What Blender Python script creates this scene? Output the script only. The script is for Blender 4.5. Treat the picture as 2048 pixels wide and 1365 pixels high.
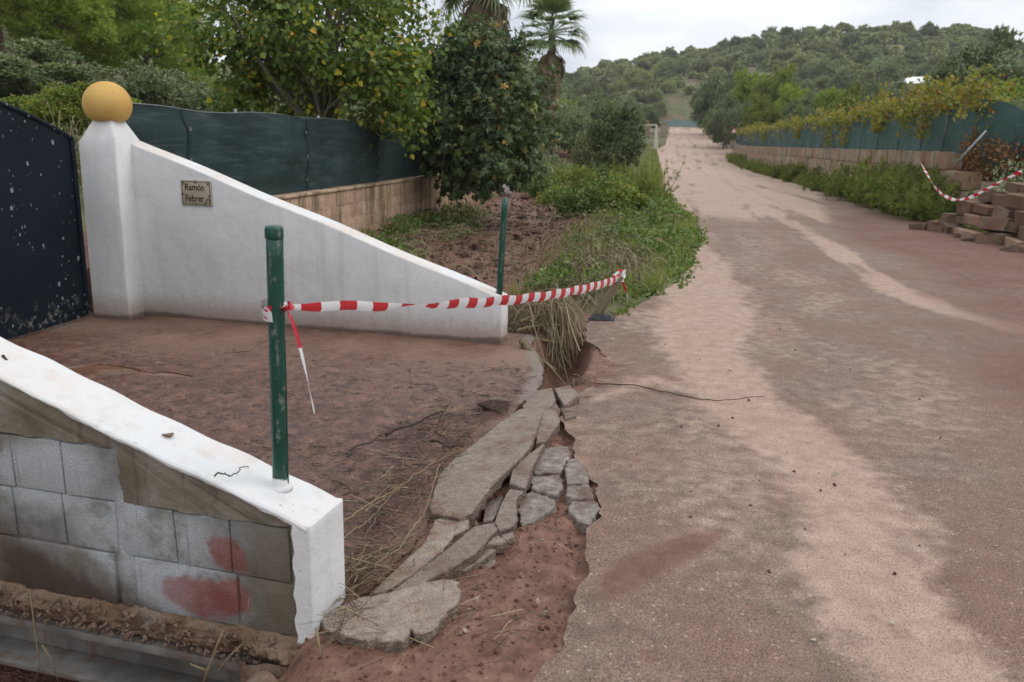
import bpy, bmesh, math, random
import numpy as np
from mathutils import Vector, Matrix

sc = bpy.context.scene
for o in list(bpy.data.objects): bpy.data.objects.remove(o)
COL = sc.collection
R = math.radians
PI = math.pi

# ------------------------------------------------------------------ camera, sky, sun, exposure
# world axes: x across the road (to the right), y along the road, z up; the camera stands at the road's left edge
F_PX, CXP, CYP, EYE = 1707.0, 1024.0, 682.5, 1.6
PITCH, ROLL, YAW = R(13.2015), 0.02, R(9.457)
def _rz(p):
    c, s = math.cos(YAW), math.sin(YAW)
    return Vector((p[0]*c - p[1]*s, p[0]*s + p[1]*c, p[2]))
_f0 = Vector((0, math.cos(PITCH), -math.sin(PITCH))); _r0 = Vector((1, 0, 0)); _u0 = _r0.cross(_f0)
CAM_F = _rz(_f0)
CAM_R = _rz(_r0*math.cos(ROLL) + _u0*math.sin(ROLL))
CAM_U = _rz(_u0*math.cos(ROLL) - _r0*math.sin(ROLL))
cam = bpy.data.cameras.new('camera')
cam_o = bpy.data.objects.new('camera', cam); COL.objects.link(cam_o)
cam.sensor_width = 36.0; cam.lens = 36.0*F_PX/2048.0
cam.clip_start = 0.05; cam.clip_end = 3000
m = Matrix((CAM_R, CAM_U, -CAM_F)).transposed().to_4x4(); m.translation = (0, 0, EYE)
cam_o.matrix_world = m
cam.dof.use_dof = True; cam.dof.focus_distance = 4.6; cam.dof.aperture_fstop = 4.0
sc.camera = cam_o

SUN_EL, SUN_AZ = R(52), R(75)          # azimuth from +y towards +x
sun = bpy.data.lights.new('sun', 'SUN'); sun.energy = 0.75; sun.angle = R(28); sun.color = (1, .96, .9)
sun_o = bpy.data.objects.new('sun', sun); COL.objects.link(sun_o)
sun_o.rotation_euler = (PI/2 - SUN_EL, 0, PI - SUN_AZ)

wd = bpy.data.worlds.new('World'); sc.world = wd; wd.use_nodes = True
wn = wd.node_tree; wn.nodes.clear()
def wnode(t, **k):
    n = wn.nodes.new(t)
    for a, b in k.items(): setattr(n, a, b)
    return n
w_out = wnode('ShaderNodeOutputWorld'); w_bg = wnode('ShaderNodeBackground'); w_bg.inputs[1].default_value = 1.0
w_sky = wnode('ShaderNodeTexSky', sky_type='NISHITA', sun_disc=False, sun_elevation=SUN_EL, sun_rotation=SUN_AZ)
w_tc = wnode('ShaderNodeTexCoord')
w_map = wnode('ShaderNodeMapping'); w_map.inputs['Scale'].default_value = (1, 1, 2.6); w_map.inputs['Location'].default_value = (.3, 1.7, .4)
w_n = wnode('ShaderNodeTexNoise'); w_n.inputs['Scale'].default_value = 3.1; w_n.inputs['Detail'].default_value = 6; w_n.inputs['Roughness'].default_value = .5
w_rp = wnode('ShaderNodeValToRGB')
e = w_rp.color_ramp.elements; e[0].position = .40; e[0].color = (.56, .60, .665, 1); e[1].position = .60; e[1].color = (.93, .945, .96, 1)
w_sep = wnode('ShaderNodeSeparateXYZ')
w_gr = wnode('ShaderNodeMapRange'); w_gr.inputs[1].default_value = 0; w_gr.inputs[2].default_value = 1; w_gr.inputs[3].default_value = .95; w_gr.inputs[4].default_value = 1.45
w_mul = wnode('ShaderNodeVectorMath', operation='SCALE')
w_nsc = wnode('ShaderNodeVectorMath', operation='SCALE'); w_nsc.inputs['Scale'].default_value = .1
w_mix = wnode('ShaderNodeMix', data_type='RGBA'); w_mix.inputs[0].default_value = .93
L = wn.links.new
L(w_tc.outputs['Generated'], w_map.inputs[0]); L(w_map.outputs[0], w_n.inputs['Vector']); L(w_n.outputs['Fac'], w_rp.inputs[0])
L(w_tc.outputs['Generated'], w_sep.inputs[0]); L(w_sep.outputs[2], w_gr.inputs[0])
L(w_rp.outputs[0], w_mul.inputs[0]); L(w_gr.outputs[0], w_mul.inputs['Scale'])
L(w_sky.outputs[0], w_nsc.inputs[0]); L(w_nsc.outputs[0], w_mix.inputs[6]); L(w_mul.outputs[0], w_mix.inputs[7])
L(w_mix.outputs[2], w_bg.inputs[0]); L(w_bg.outputs[0], w_out.inputs[0])

vs = sc.view_settings
vs.view_transform = 'Standard'; vs.look = 'None'; vs.gamma = 1; vs.exposure = 0.40; vs.use_curve_mapping = False
sc.cycles.max_bounces = 6; sc.cycles.diffuse_bounces = 3; sc.cycles.glossy_bounces = 2
sc.cycles.transmission_bounces = 3; sc.cycles.transparent_max_bounces = 4
sc.cycles.use_denoising = True

# ------------------------------------------------------------------ pixel helpers (a pixel gives only a direction)
def ray(x, y):
    return (CAM_F + CAM_R*((x-CXP)/F_PX) - CAM_U*((y-CYP)/F_PX)).normalized()
def gp(x, y, z=0.0):
    d = ray(x, y); t = (z-EYE)/d.z
    return Vector((d.x*t, d.y*t, z))
def at(x, d):
    """ground position at horizontal distance d in the picture column x (taken near the horizon)"""
    r = ray(x, 290); h = math.hypot(r.x, r.y)
    return r.x/h*d, r.y/h*d
def zat(x, y, d):
    """height of a point seen at pixel x,y standing d metres away"""
    r = ray(x, y); return EYE + d*r.z/math.hypot(r.x, r.y)
def onx(px, py, X):
    """point where the pixel's ray meets the upright plane x = X"""
    r = ray(px, py); t = X/r.x
    return Vector((X, r.y*t, EYE + r.z*t))
def ony(px, py, Y):
    r = ray(px, py); t = Y/r.y
    return Vector((r.x*t, Y, EYE + r.z*t))

# ------------------------------------------------------------------ numpy noise
def _hash(ix, iy, s):
    h = (ix.astype(np.int64)*374761393 + iy.astype(np.int64)*668265263 + s*1442695041) & 0xffffffff
    h = ((h ^ (h >> 13))*1274126177) & 0xffffffff
    return ((h ^ (h >> 16)) & 0xffff)/65535.0
def vn(x, y, s=0):
    x = np.asarray(x, float); y = np.asarray(y, float)
    ix = np.floor(x); iy = np.floor(y); fx = x-ix; fy = y-iy
    fx = fx*fx*(3-2*fx); fy = fy*fy*(3-2*fy)
    a = _hash(ix, iy, s); b = _hash(ix+1, iy, s); c = _hash(ix, iy+1, s); d = _hash(ix+1, iy+1, s)
    return (a*(1-fx)+b*fx)*(1-fy) + (c*(1-fx)+d*fx)*fy
def fbm(x, y, s=0, o=4, g=.5):
    t = 0; a = 1; n = 0
    for i in range(o):
        t = t + a*vn(x*2**i+17.3*i, y*2**i-9.1*i, s+i); n += a; a *= g
    return t/n*2-1
def sm(a, b, x):
    t = np.clip((np.asarray(x, float)-a)/(b-a), 0, 1); return t*t*(3-2*t)
def polydist(px, py, pts):
    """distance to a polyline and the width interpolated along it (pts: x, y, width)"""
    best = np.full(px.shape, 1e9); wid = np.zeros(px.shape)
    for (x0, y0, w0), (x1, y1, w1) in zip(pts[:-1], pts[1:]):
        dx, dy = x1-x0, y1-y0
        t = np.clip(((px-x0)*dx+(py-y0)*dy)/(dx*dx+dy*dy+1e-12), 0, 1)
        d = np.hypot(px-x0-t*dx, py-y0-t*dy)
        k = d < best; best = np.where(k, d, best); wid = np.where(k, w0+t*(w1-w0), wid)
    return best, wid

# ------------------------------------------------------------------ mesh building
class Geo:
    def __init__(s): s.v = []; s.f = {}; s.n = 0; s.a = []
    def add(s, V, F, att=None):
        V = np.asarray(V, float).reshape(-1, 3); s.v.append(V)
        s.a.append(np.zeros(len(V)) if att is None else np.broadcast_to(np.asarray(att, float), (len(V),)))
        if isinstance(F, np.ndarray): F = [F] if F.ndim == 2 else list(F)
        if len(F) and isinstance(F[0], np.ndarray) and F[0].ndim == 2: grp = F
        else:
            d = {}
            for q in F: d.setdefault(len(q), []).append(q)
            grp = [np.array(x) for x in d.values()]
        for g in grp:
            if len(g): s.f.setdefault(g.shape[1], []).append(g + s.n)
        s.n += len(V); return s
    def mesh(s, name, smooth=False, att=None):
        me = bpy.data.meshes.new(name)
        V = np.concatenate(s.v) if s.v else np.zeros((0, 3))
        polys = [np.concatenate(x) for x in s.f.values()]
        nl = sum(p.size for p in polys); npoly = sum(len(p) for p in polys)
        me.vertices.add(len(V)); me.vertices.foreach_set('co', V.astype(np.float32).ravel())
        me.loops.add(nl); me.loops.foreach_set('vertex_index', np.concatenate([p.ravel() for p in polys]).astype(np.int32))
        st = []; tot = []; k = 0
        for p in polys:
            c = p.shape[1]; st.append(k + np.arange(len(p))*c); tot.append(np.full(len(p), c)); k += p.size
        me.polygons.add(npoly)
        me.polygons.foreach_set('loop_start', np.concatenate(st).astype(np.int32))
        try: me.polygons.foreach_set('loop_total', np.concatenate(tot).astype(np.int32))
        except Exception: pass
        me.polygons.foreach_set('use_smooth', np.full(npoly, bool(smooth)))
        if att:
            a = me.attributes.new(att, 'FLOAT', 'POINT'); a.data.foreach_set('value', np.concatenate(s.a).astype(np.float32))
        me.update(calc_edges=True); me.validate()
        return me
    def build(s, name, mat, parent=None, smooth=False, att=None):
        return link(name, s.mesh(name, smooth, att), mat, parent)

def link(name, me, mat=None, parent=None):
    o = bpy.data.objects.new(name, me); COL.objects.link(o)
    if mat is not None and me is not None and not me.materials: me.materials.append(mat)
    if parent is not None: o.parent = parent
    return o
def tag(o, label=None, cat=None, group=None, kind=None):
    if label: o['label'] = label
    if cat: o['category'] = cat
    if group: o['group'] = group
    if kind: o['kind'] = kind
    return o
def empty(name, loc=(0, 0, 0), rz=0, label=None, cat=None, group=None):
    o = bpy.data.objects.new(name, None); COL.objects.link(o)
    o.location = loc; o.rotation_euler = (0, 0, rz); o.empty_display_size = .1
    return tag(o, label, cat, group)
def reparent(o, parent):
    """child of an empty that sits away from the origin, keeping the child's world-space mesh in place"""
    o.parent = parent
    o.matrix_parent_inverse = Matrix.LocRotScale(parent.location, parent.rotation_euler, None).inverted()
    return o

def box(g, x0, x1, y0, y1, z0, z1):
    V = [(x0,y0,z0),(x1,y0,z0),(x1,y1,z0),(x0,y1,z0),(x0,y0,z1),(x1,y0,z1),(x1,y1,z1),(x0,y1,z1)]
    g.add(V, [(0,3,2,1),(4,5,6,7),(0,1,5,4),(1,2,6,5),(2,3,7,6),(3,0,4,7)]); return g
def tube(g, P, rad, n=6, att=None, cap=True):
    P = np.asarray(P, float); k = len(P); rad = np.broadcast_to(np.asarray(rad, float), (k,))
    T = np.gradient(P, axis=0); T /= np.linalg.norm(T, axis=1, keepdims=True)+1e-9
    ref = np.array([0, 0, 1.]) if abs(T[0][2]) < .9 else np.array([1., 0, 0])
    A = np.cross(T, ref); A /= np.linalg.norm(A, axis=1, keepdims=True)+1e-9
    B = np.cross(T, A)
    an = np.arange(n)*2*PI/n
    V = P[:, None]+rad[:, None, None]*(A[:, None]*np.cos(an)[None, :, None]+B[:, None]*np.sin(an)[None, :, None])
    i = np.arange(k-1)[:, None]*n; j = np.arange(n)[None]; j2 = (j+1) % n
    F = np.stack([i+j, i+j2, i+n+j2, i+n+j], -1).reshape(-1, 4)
    fs = [F]
    if cap and n > 2:
        fs += [np.array([list(range(n-1, -1, -1))]), np.array([[(k-1)*n+q for q in range(n)]])]
    g.add(V.reshape(-1, 3), fs, None if att is None else np.repeat(np.broadcast_to(att, (k,)), n)); return g
def grid(g, X, Y, Z, att=None):
    """surface from three equal 2-D arrays"""
    a, b = X.shape
    idx = np.arange(a*b).reshape(a, b)
    F = np.stack([idx[:-1, :-1], idx[:-1, 1:], idx[1:, 1:], idx[1:, :-1]], -1).reshape(-1, 4)
    g.add(np.stack([X, Y, Z], -1).reshape(-1, 3), [F], None if att is None else att.ravel()); return idx
def bevel_obj(o, w, seg=2):
    md = o.modifiers.new('bevel', 'BEVEL'); md.width = w; md.segments = seg; md.limit_method = 'ANGLE'; md.angle_limit = R(30)
    for p in o.data.polygons: p.use_smooth = True
    return o
def leaves(g, C, axis, nrm, size, TV, TF, att=None):
    """many copies of a small template (TV in leaf space: x across, y along, z normal)"""
    C = np.asarray(C, float); N = len(C)
    a = axis/(np.linalg.norm(axis, axis=1, keepdims=True)+1e-9)
    n = nrm - a*np.sum(nrm*a, 1, keepdims=True); n /= np.linalg.norm(n, axis=1, keepdims=True)+1e-9
    t = np.cross(a, n); TV = np.asarray(TV, float); size = np.broadcast_to(np.asarray(size, float), (N,))
    V = C[:, None]+size[:, None, None]*(t[:, None]*TV[None, :, 0:1]+a[:, None]*TV[None, :, 1:2]+n[:, None]*TV[None, :, 2:3])
    k = len(TV); off = np.arange(N)[:, None, None]*k
    d = {}
    for q in TF: d.setdefault(len(q), []).append(q)
    fs = [(off+np.array(x)[None]).reshape(-1, len(x[0])) for x in d.values()]
    g.add(V.reshape(-1, 3), fs, None if att is None else np.repeat(np.broadcast_to(att, (N,)), k)); return g
def rdir(rng, n):
    v = rng.normal(size=(n, 3)); return v/np.linalg.norm(v, axis=1, keepdims=True)

def hull_mesh(name, seed, dims, npts=16, boxy=.5, bev=.06):
    rng = np.random.RandomState(seed); p = rng.uniform(-1, 1, (npts, 3))
    if boxy < 1:
        s = rdir(rng, npts); p = p*boxy+s*(1-boxy)
    bm = bmesh.new()
    for a in p: bm.verts.new((a[0]*dims[0]/2, a[1]*dims[1]/2, a[2]*dims[2]/2))
    r = bmesh.ops.convex_hull(bm, input=bm.verts)
    bmesh.ops.delete(bm, geom=[v for v in bm.verts if not v.link_faces], context='VERTS')
    if bev: bmesh.ops.bevel(bm, geom=list(bm.edges), offset=bev*min(dims), segments=1, affect='EDGES', clamp_overlap=True)
    me = bpy.data.meshes.new(name); bm.to_mesh(me); bm.free()
    for f_ in me.polygons: f_.use_smooth = False
    return me

# ------------------------------------------------------------------ materials
MATS = {}
class M:
    """tiny node builder"""
    def __init__(s, name):
        s.m = bpy.data.materials.new(name); s.m.use_nodes = True; s.nt = s.m.node_tree; s.nt.nodes.clear()
        s.out = s.nt.nodes.new('ShaderNodeOutputMaterial'); MATS[name] = s.m
    def n(s, t, ins=None, **k):
        nd = s.nt.nodes.new(t)
        for a, b in k.items(): setattr(nd, a, b)
        for a, b in (ins or {}).items(): s.set(nd.inputs[a], b)
        return nd
    def set(s, sock, v):
        if hasattr(v, 'links') or hasattr(v, 'is_output'): s.nt.links.new(v, sock)
        else:
            if isinstance(v, (tuple, list)) and sock.type == 'RGBA' and len(v) == 3: v = (*v, 1)
            sock.default_value = v
    def pos(s): return s.n('ShaderNodeNewGeometry').outputs['Position']
    def obj(s): return s.n('ShaderNodeTexCoord').outputs['Object']
    def isl(s): return s.n('ShaderNodeNewGeometry').outputs['Random Per Island']
    def orand(s): return s.n('ShaderNodeObjectInfo').outputs['Random']
    def attr(s, name): return s.n('ShaderNodeAttribute', attribute_name=name).outputs['Fac']
    def sep(s, v):
        o = s.n('ShaderNodeSeparateXYZ', {0: v}).outputs; return o[0], o[1], o[2]
    def mapv(s, v, scale=(1,1,1), loc=(0,0,0), rot=(0,0,0)): return s.n('ShaderNodeMapping', {'Vector': v, 'Scale': scale, 'Location': loc, 'Rotation': rot}).outputs[0]
    def noise(s, v, sc_, det=4, ro=.55, dist=0): return s.n('ShaderNodeTexNoise', {'Vector': v, 'Scale': sc_, 'Detail': det, 'Roughness': ro, 'Distortion': dist}).outputs['Fac']
    def vor(s, v, sc_, out='Distance', feat='F1', rnd=1): return s.n('ShaderNodeTexVoronoi', {'Vector': v, 'Scale': sc_, 'Randomness': rnd}, feature=feat).outputs[out]
    def ramp(s, f, stops, interp='LINEAR'):
        nd = s.n('ShaderNodeValToRGB', {0: f}); cr = nd.color_ramp; cr.interpolation = interp
        while len(cr.elements) < len(stops): cr.elements.new(.5)
        for el, (p, c) in zip(cr.elements, stops):
            el.position = p; el.color = (*c, 1) if isinstance(c, (tuple, list)) else (c, c, c, 1)
        return nd.outputs[0]
    def mix(s, f, a, b, mode='MIX'):
        nd = s.n('ShaderNodeMix', data_type='RGBA', blend_type=mode); s.set(nd.inputs[0], f); s.set(nd.inputs[6], a); s.set(nd.inputs[7], b)
        return nd.outputs[2]
    def math(s, op, a, b=0.0, c=None, clamp=False):
        nd = s.n('ShaderNodeMath', operation=op, use_clamp=clamp); s.set(nd.inputs[0], a); s.set(nd.inputs[1], b)
        if c is not None: s.set(nd.inputs[2], c)
        return nd.outputs[0]
    def rng(s, v, a, b, c=0.0, d=1.0, smooth=True):
        nd = s.n('ShaderNodeMapRange', {0: v, 1: a, 2: b, 3: c, 4: d}); nd.interpolation_type = 'SMOOTHSTEP' if smooth else 'LINEAR'
        return nd.outputs[0]
    def bump(s, h, st=.3, dist=.02, nrm=None):
        nd = s.n('ShaderNodeBump', {'Height': h, 'Strength': st, 'Distance': dist})
        if nrm is not None: s.set(nd.inputs['Normal'], nrm)
        return nd.outputs[0]
    def bsdf(s, col, rough=.8, nrm=None, spec=.3, metal=0.0, **k):
        nd = s.n('ShaderNodeBsdfPrincipled', {'Base Color': col, 'Roughness': rough, 'Specular IOR Level': spec, 'Metallic': metal})
        if nrm is not None: s.set(nd.inputs['Normal'], nrm)
        return nd.outputs[0]
    def end(s, sh): s.nt.links.new(sh, s.out.inputs[0]); return s.m

def leaf_mat(name, stops, rough=.55, trans=.3, spec=.3, objvar=.25):
    q = M(name)
    c = q.ramp(q.isl(), stops)
    p = q.noise(q.pos(), .9, 2)
    hs = q.n('ShaderNodeHueSaturation', {'Color': c, 'Hue': .5, 'Saturation': 1.0, 'Value': q.math('ADD', q.math('MULTIPLY', q.orand(), objvar*2), q.math('ADD', q.math('MULTIPLY', p, .7), .65-objvar))}).outputs[0]
    b = q.bsdf(hs, rough, spec=spec)
    t = q.n('ShaderNodeBsdfTranslucent', {'Color': q.mix(1.0, hs, (1.1, 1.15, .6), 'MULTIPLY')}).outputs[0]
    mx = q.n('ShaderNodeMixShader', {0: trans, 1: b, 2: t}).outputs[0]
    return q.end(mx)

def simple(name, col, rough=.8, var=.25, sc_=6, bump=.2, bsc=60, spec=.3, metal=0.0, objvar=0.0, dist=.01):
    q = M(name); P = q.pos()
    n1 = q.noise(P, sc_, 5); n2 = q.noise(P, bsc, 3)
    f = q.math('ADD', q.math('MULTIPLY', n1, var*2), 1-var)
    if objvar: f = q.math('MULTIPLY', f, q.math('ADD', q.math('MULTIPLY', q.orand(), objvar*2), 1-objvar))
    c = q.n('ShaderNodeVectorMath', {0: col, 'Scale': f}, operation='SCALE').outputs[0]
    return q.end(q.bsdf(c, rough, q.bump(n2, bump, dist), spec, metal))

# ================================================================== THE LAND
ROAD_L = np.array([(-12,-.5),(2.0,-.38),(2.27,-.32),(2.42,-.26),(2.61,-.21),(3.0,-.2),(3.35,-.22),(3.62,-.17),(4.0,-.26),(4.46,-.39),(4.84,-.5),
    (5.32,-.46),(5.72,-.35),(6.45,-.32),(6.93,-.53),(7.52,-.61),(8.35,-.22),(10.04,.24),(11.84,.5),(15.1,.78),(19.17,.86),(23,.5),(27,.22),
    (51,.12),(80,-.2),(92,-.5),(100,.4),(120,.8),(145,1.1),(170,1.6)])
ROAD_R = np.array([(-12,6.4),(14,6.4),(17,6.3),(22,6.05),(50,5.9),(84,6.0),(92,8.6),(101,8.9),(108,7.0),(120,6.6),(145,6.7),(170,8.0)])
def road_l(y): return np.interp(y, ROAD_L[:, 0], ROAD_L[:, 1])
def road_r(y): return np.interp(y, ROAD_R[:, 0], ROAD_R[:, 1])
def road_z(y): return 4.3*sm(66, 150, y)
# skyline of the far hill: picture column -> row of the ridge
RIDGE = [(-400,120),(700,118),(1020,112),(1150,128),(1250,108),(1350,92),(1450,80),(1550,66),(1640,56),(1720,50),(1850,48),(1950,54),(2048,76),(2300,120),(2900,170)]
_raz, _rtan = [], []
for _x, _y in RIDGE:
    _d = ray(_x, _y); _raz.append(math.atan2(_d.x, _d.y)); _rtan.append(_d.z/math.hypot(_d.x, _d.y))
def hill_z(x, y):
    d = np.hypot(x, y); az = np.arctan2(x, y); D = 330.
    top = np.interp(az, _raz, _rtan)*D - 2.5
    s = np.clip((d-105)/(D-105), 0, 1)
    front = s**1.15*(1-.0*s)
    back = 1-sm(D, D+260, d)*.6
    facing = sm(-2.2, -1.2, az)*(1-sm(1.2, 2.2, az))
    z = top*front*back*facing
    return z + s*facing*(fbm(x/45, y/45, 5)*5*(1-.5*s))
def hgt(x, y):
    x = np.asarray(x, float); y = np.asarray(y, float)
    zr = road_z(y); xl = road_l(y); xr = road_r(y)
    n1 = fbm(x*.8, y*.8, 1); n2 = fbm(x*4, y*4, 2); n3 = fbm(x*13, y*13, 3)
    z = zr-.09+0*x
    off = np.maximum(np.maximum(xl-x, x-xr), 0)
    # verge beside the road
    verge = sm(.02, .25, off)*sm(7.6, 8.8, y)
    z = z+verge*(.10+.07*n1+.03*n2)
    # right side: terrace behind the stone wall, open slope where it fell
    wall = sm(19.5, 21.5, y)*(1-sm(80, 92, y))
    z = z+wall*1.35*sm(7.0, 7.3, x)+(1-wall)*sm(6.6, 10.5, x)*1.25*(1-sm(80, 95, y)*.3)
    z = z+np.maximum(x-14, 0)*.035*sm(-20, 20, y)
    z = z+.35*np.exp(-(((x-8.4)/.8)**2+((y-17.2)/2.0)**2))
    # stream bed on the left
    bed = np.interp(y, [-60,1,6.0,8,11,14,30,46,52], [-3.0,-2.8,-2.4,-1.2,-.75,-.62,-.48,-.25,.0])+.06*n1+.05*n2
    xR = np.interp(y, [-20,1.5,2.3,2.6,6.5,8,9.5,14,20,40,48], [-.75,-.75,-1.0,-1.1,-1.05,-1.0,-.9,-.95,-1.2,-2.4,-3.4])
    wd_ = np.interp(y, [-20,2,6.5,9,14,45], [.6,.45,.4,1.1,1.2,1.2])
    t = sm(0, 1, (xR-x)/wd_)*(1-sm(47, 56, y))
    inwall = sm(6.8, 7.4, y)*(1-sm(26, 31, y))
    t = t*(1-.55*inwall*sm(-3.7, -4.7, x))
    z = z*(1-t)+bed*t
    # property on the left of the stream
    lx = np.interp(y, [-60,6.6,7.2,26,30,46,60], [-5.0,-5.0,-4.98,-4.98,-5.4,-6.4,-6.5])
    lw = np.interp(y, [-60,6.6,7.2,25,30], [.1,.1,.08,.08,1.6])
    lf = sm(0, 1, (lx-x)/lw)
    prop = np.interp(y, [-60,5,8,60,120], [0,.0,.6,.7,2.0])+.05*n1
    z = z*(1-lf)+np.maximum(prop, 0)*lf
    w = -x-.45*np.maximum(y, 0)
    z = z+np.maximum(w-3, 0)*.42*sm(6, 22, np.hypot(x, y))*sm(-30, 5, y)*(1-sm(150, 320, np.hypot(x, y))*.7)
    # broken ground by the entrance
    zone = sm(1.6, 2.2, y)*(1-sm(6.2, 8.2, y))*sm(-1.35, -1.0, x)*(1-sm(.0, .2, x-xl))
    z = z+zone*(.025*n2+.05*n3-.012)
    pit = np.exp(-(((x+.70)/.21)**2+((y-6.35)/.95)**2)**3)
    z = z-pit*1.5
    z = z-.3*np.exp(-(((x+.64)/.13)**2+((y-3.52)/.17)**2)**2)
    ck = np.exp(-((x-xl+.03)/.035)**2)*sm(2.6, 3.0, y)*(1-sm(5.0, 5.4, y))
    z = z-.14*ck
    lip = sm(.35, .0, np.abs(x+.42-.05))*sm(4.9, 5.3, y)*(1-sm(6.3, 6.8, y))
    z = z+lip*.05
    low = (1-sm(1.7, 2.35, y))*sm(-.25, -.9, x-xl*0)*sm(-20, -2, y)
    z = z-low*.32
    hz = hill_z(x, y)*(1-sm(26, 10, np.abs(x-5))*(1-sm(166, 215, y)))
    return np.maximum(z, z*.25+hz)

def steps(segs):
    out = []
    for a, b, s in segs: out.append(np.arange(a, b, s))
    return np.concatenate(out)
def geom(a, b, s0, k):
    out = [a]; s = s0
    while out[-1] < b: out.append(out[-1]+s); s *= k
    return np.array(out)
gx = np.concatenate([-geom(6, 900, .3, 1.07)[::-1], steps([(-5.9,-5.1,.1),(-5.1,-4.6,.04),(-4.6,-2,.1),(-2,.3,.028),(.3,8,.25)]), geom(8, 900, .3, 1.06)])
gy = np.concatenate([-geom(2, 500, .4, 1.12)[::-1], steps([(-1.8,1.0,.15),(1.0,8.2,.035),(8.2,30,.14),(30,110,.9)]), geom(110, 900, 1.0, 1.035)])
GX, GY = np.meshgrid(gx, gy)
GZ = hgt(GX, GY)
dcam = np.hypot(GX, GY)
cover = .35+.25*fbm(GX/9, GY/9, 8)
cover = cover+.5*sm(-5.2, -6.5, GX)
soil = np.clip(sm(-.12, -.3, GZ+.06*fbm(GX*2,GY*2,9))*sm(-.2, -.6, GX)*sm(-5.1,-4.9,GX)+sm(8.6, 7.6, GY)*sm(-8, -6, GX), 0, 1)*sm(60, 45, GY)
soil = np.maximum(soil, sm(8, 6.4, np.abs(GX-8.0)+np.abs(GY-17)*.4)*.9)
bedm = sm(-1.0, -1.5, GX+.3*fbm(GX*1.5, GY*1.5, 9))*sm(-5.0, -4.9, GX)*sm(56, 48, GY)
soil = np.maximum(soil, bedm)
cover = np.clip(cover*(1-soil), 0, 1)

q = M('ground_soil'); P = q.pos()
cv = q.attr('cover'); nA = q.noise(P, 1.3, 6); nB = q.noise(P, 14, 5, .6); nC = q.noise(P, 90, 3); vor = q.vor(P, 55)
soilc = q.ramp(nB, [(.25,(.085,.039,.027)),(.45,(.165,.080,.056)),(.6,(.225,.118,.085)),(.75,(.30,.19,.145)),(.9,(.38,.28,.22))])
soilc = q.mix(q.rng(nA, .45, .65), soilc, q.mix(.5, soilc, (.10, .055, .042)))
grassc = q.ramp(q.noise(P, .35, 6), [(.3,(.16,.115,.06)),(.45,(.12,.115,.045)),(.6,(.075,.09,.035)),(.75,(.19,.15,.085))])
c = q.mix(q.rng(q.math('ADD', cv, q.math('MULTIPLY', q.math('SUBTRACT', nB, .5), .5)), .15, .35), soilc, grassc)
h = q.math('ADD', q.math('MULTIPLY', nB, 1.0), q.math('ADD', q.math('MULTIPLY', nC, .35), q.math('MULTIPLY', vor, .3)))
rough = q.rng(nA, .4, .65, .62, .92)
ground_mat = q.end(q.bsdf(c, rough, q.bump(h, .75, .03), .3))
g = Geo(); grid(g, GX, GY, GZ, cover)
tag(g.build('ground', ground_mat, smooth=True, att='cover'), kind='structure')

# ------------------------------------------------------------------ road
ry = np.concatenate([steps([(-10,1.2,.3),(1.2,9,.032),(9,30,.1)]), geom(30, 168, .3, 1.03)])
su = np.concatenate([[0, .004, .01], np.linspace(.018, .5, 90), np.linspace(.5, 1, 40)[1:]])
RY, SU = np.meshgrid(ry, su, indexing='ij')
jag = .05*fbm(ry*6, ry*0, 21, 4)+.012*fbm(ry*22, ry*0, 22, 3)
XL = (road_l(ry)+jag)[:, None]; XR = (road_r(ry)+.25*fbm(ry*.6, ry*0, 23))[:, None]
RX = XL+(XR-XL)*SU
RZ = road_z(RY)+.012*fbm(RX*.9, RY*.6, 24)+.004*fbm(RX*6, RY*6, 25)
RZ += .006*np.clip(fbm(RX*2.2, RY*2.0, 29)*1.5, 0, 1)*sm(12, 8, RY)
RZ += -.02*sm(.25, 0, RX-XL)*sm(8, 6, RY)*(fbm(RX*5, RY*5, 26)*.5+.5)
def pxw(l): return [(gp(a, b).x, gp(a, b).y, w) for a, b, w in l]
wob = .14*fbm(RX*2.2, RY*1.0, 31)+.07*fbm(RX*8, RY*5, 32)
def band(pts, soft=.75):
    d, w = polydist(RX, RY, pts); d = d+wob*np.clip(w/.3, .3, 3)
    return 1-sm(0, 1, (d-w)/(soft*(.5+w))+.5)
pale = band(pxw([(1440,380,.6),(1500,405,.42),(1580,445,.34),(1650,485,.27),(1720,535,.24),(1800,588,.22),(1900,622,.19),(2048,662,.17),(2300,700,.17)]))
pale = np.maximum(pale, band(pxw([(1330,470,.6),(1360,520,.6),(1400,575,.55),(1400,650,.42),(1430,730,.30),(1490,805,.26),(1570,870,.25),(1660,950,.25),(1720,1040,.24),(1700,1130,.22),(1760,1230,.22),(1880,1330,.2)])))
pale = np.maximum(pale, .45*sm(.35, .7, fbm(RX*1.1, RY*.5, 50)*.5+.5)*sm(2.6, 1.2, RX-.08*RY))
pale = np.maximum(pale, sm(15, 24, RY+1.4*fbm(RX*1.2, RY*.25, 33)-np.clip(RX-3.6, 0, 9)*6.0))
pale = np.maximum(pale, .8*band(pxw([(1180,800,.05),(1300,760,.12),(1440,790,.1)])))
pale = np.maximum(pale, .5*sm(5, 12, RY)*sm(4.2, 2.6, RX-.05*RY)*(.6+.4*fbm(RX*1.5, RY*.6, 52)))
pale *= 1-.75*band(pxw([(1560,520,.07),(1640,545,.13),(1710,570,.06)]))
pale *= 1-.65*sm(.55, .8, fbm(RX*2.2, RY*.33, 34)*.5+.5)*sm(8, 12, RY)
streak = sm(.56, .74, vn(RX*3.2+.15*fbm(RX, RY*.2, 35), RY*.12, 36))*sm(12, 18, RY)
pale = np.clip(pale-.4*streak, 0, 1)
red = band(pxw([(1195,1195,.06),(1290,1135,.095),(1380,1095,.085),(1450,1060,.04)]), .3)
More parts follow.
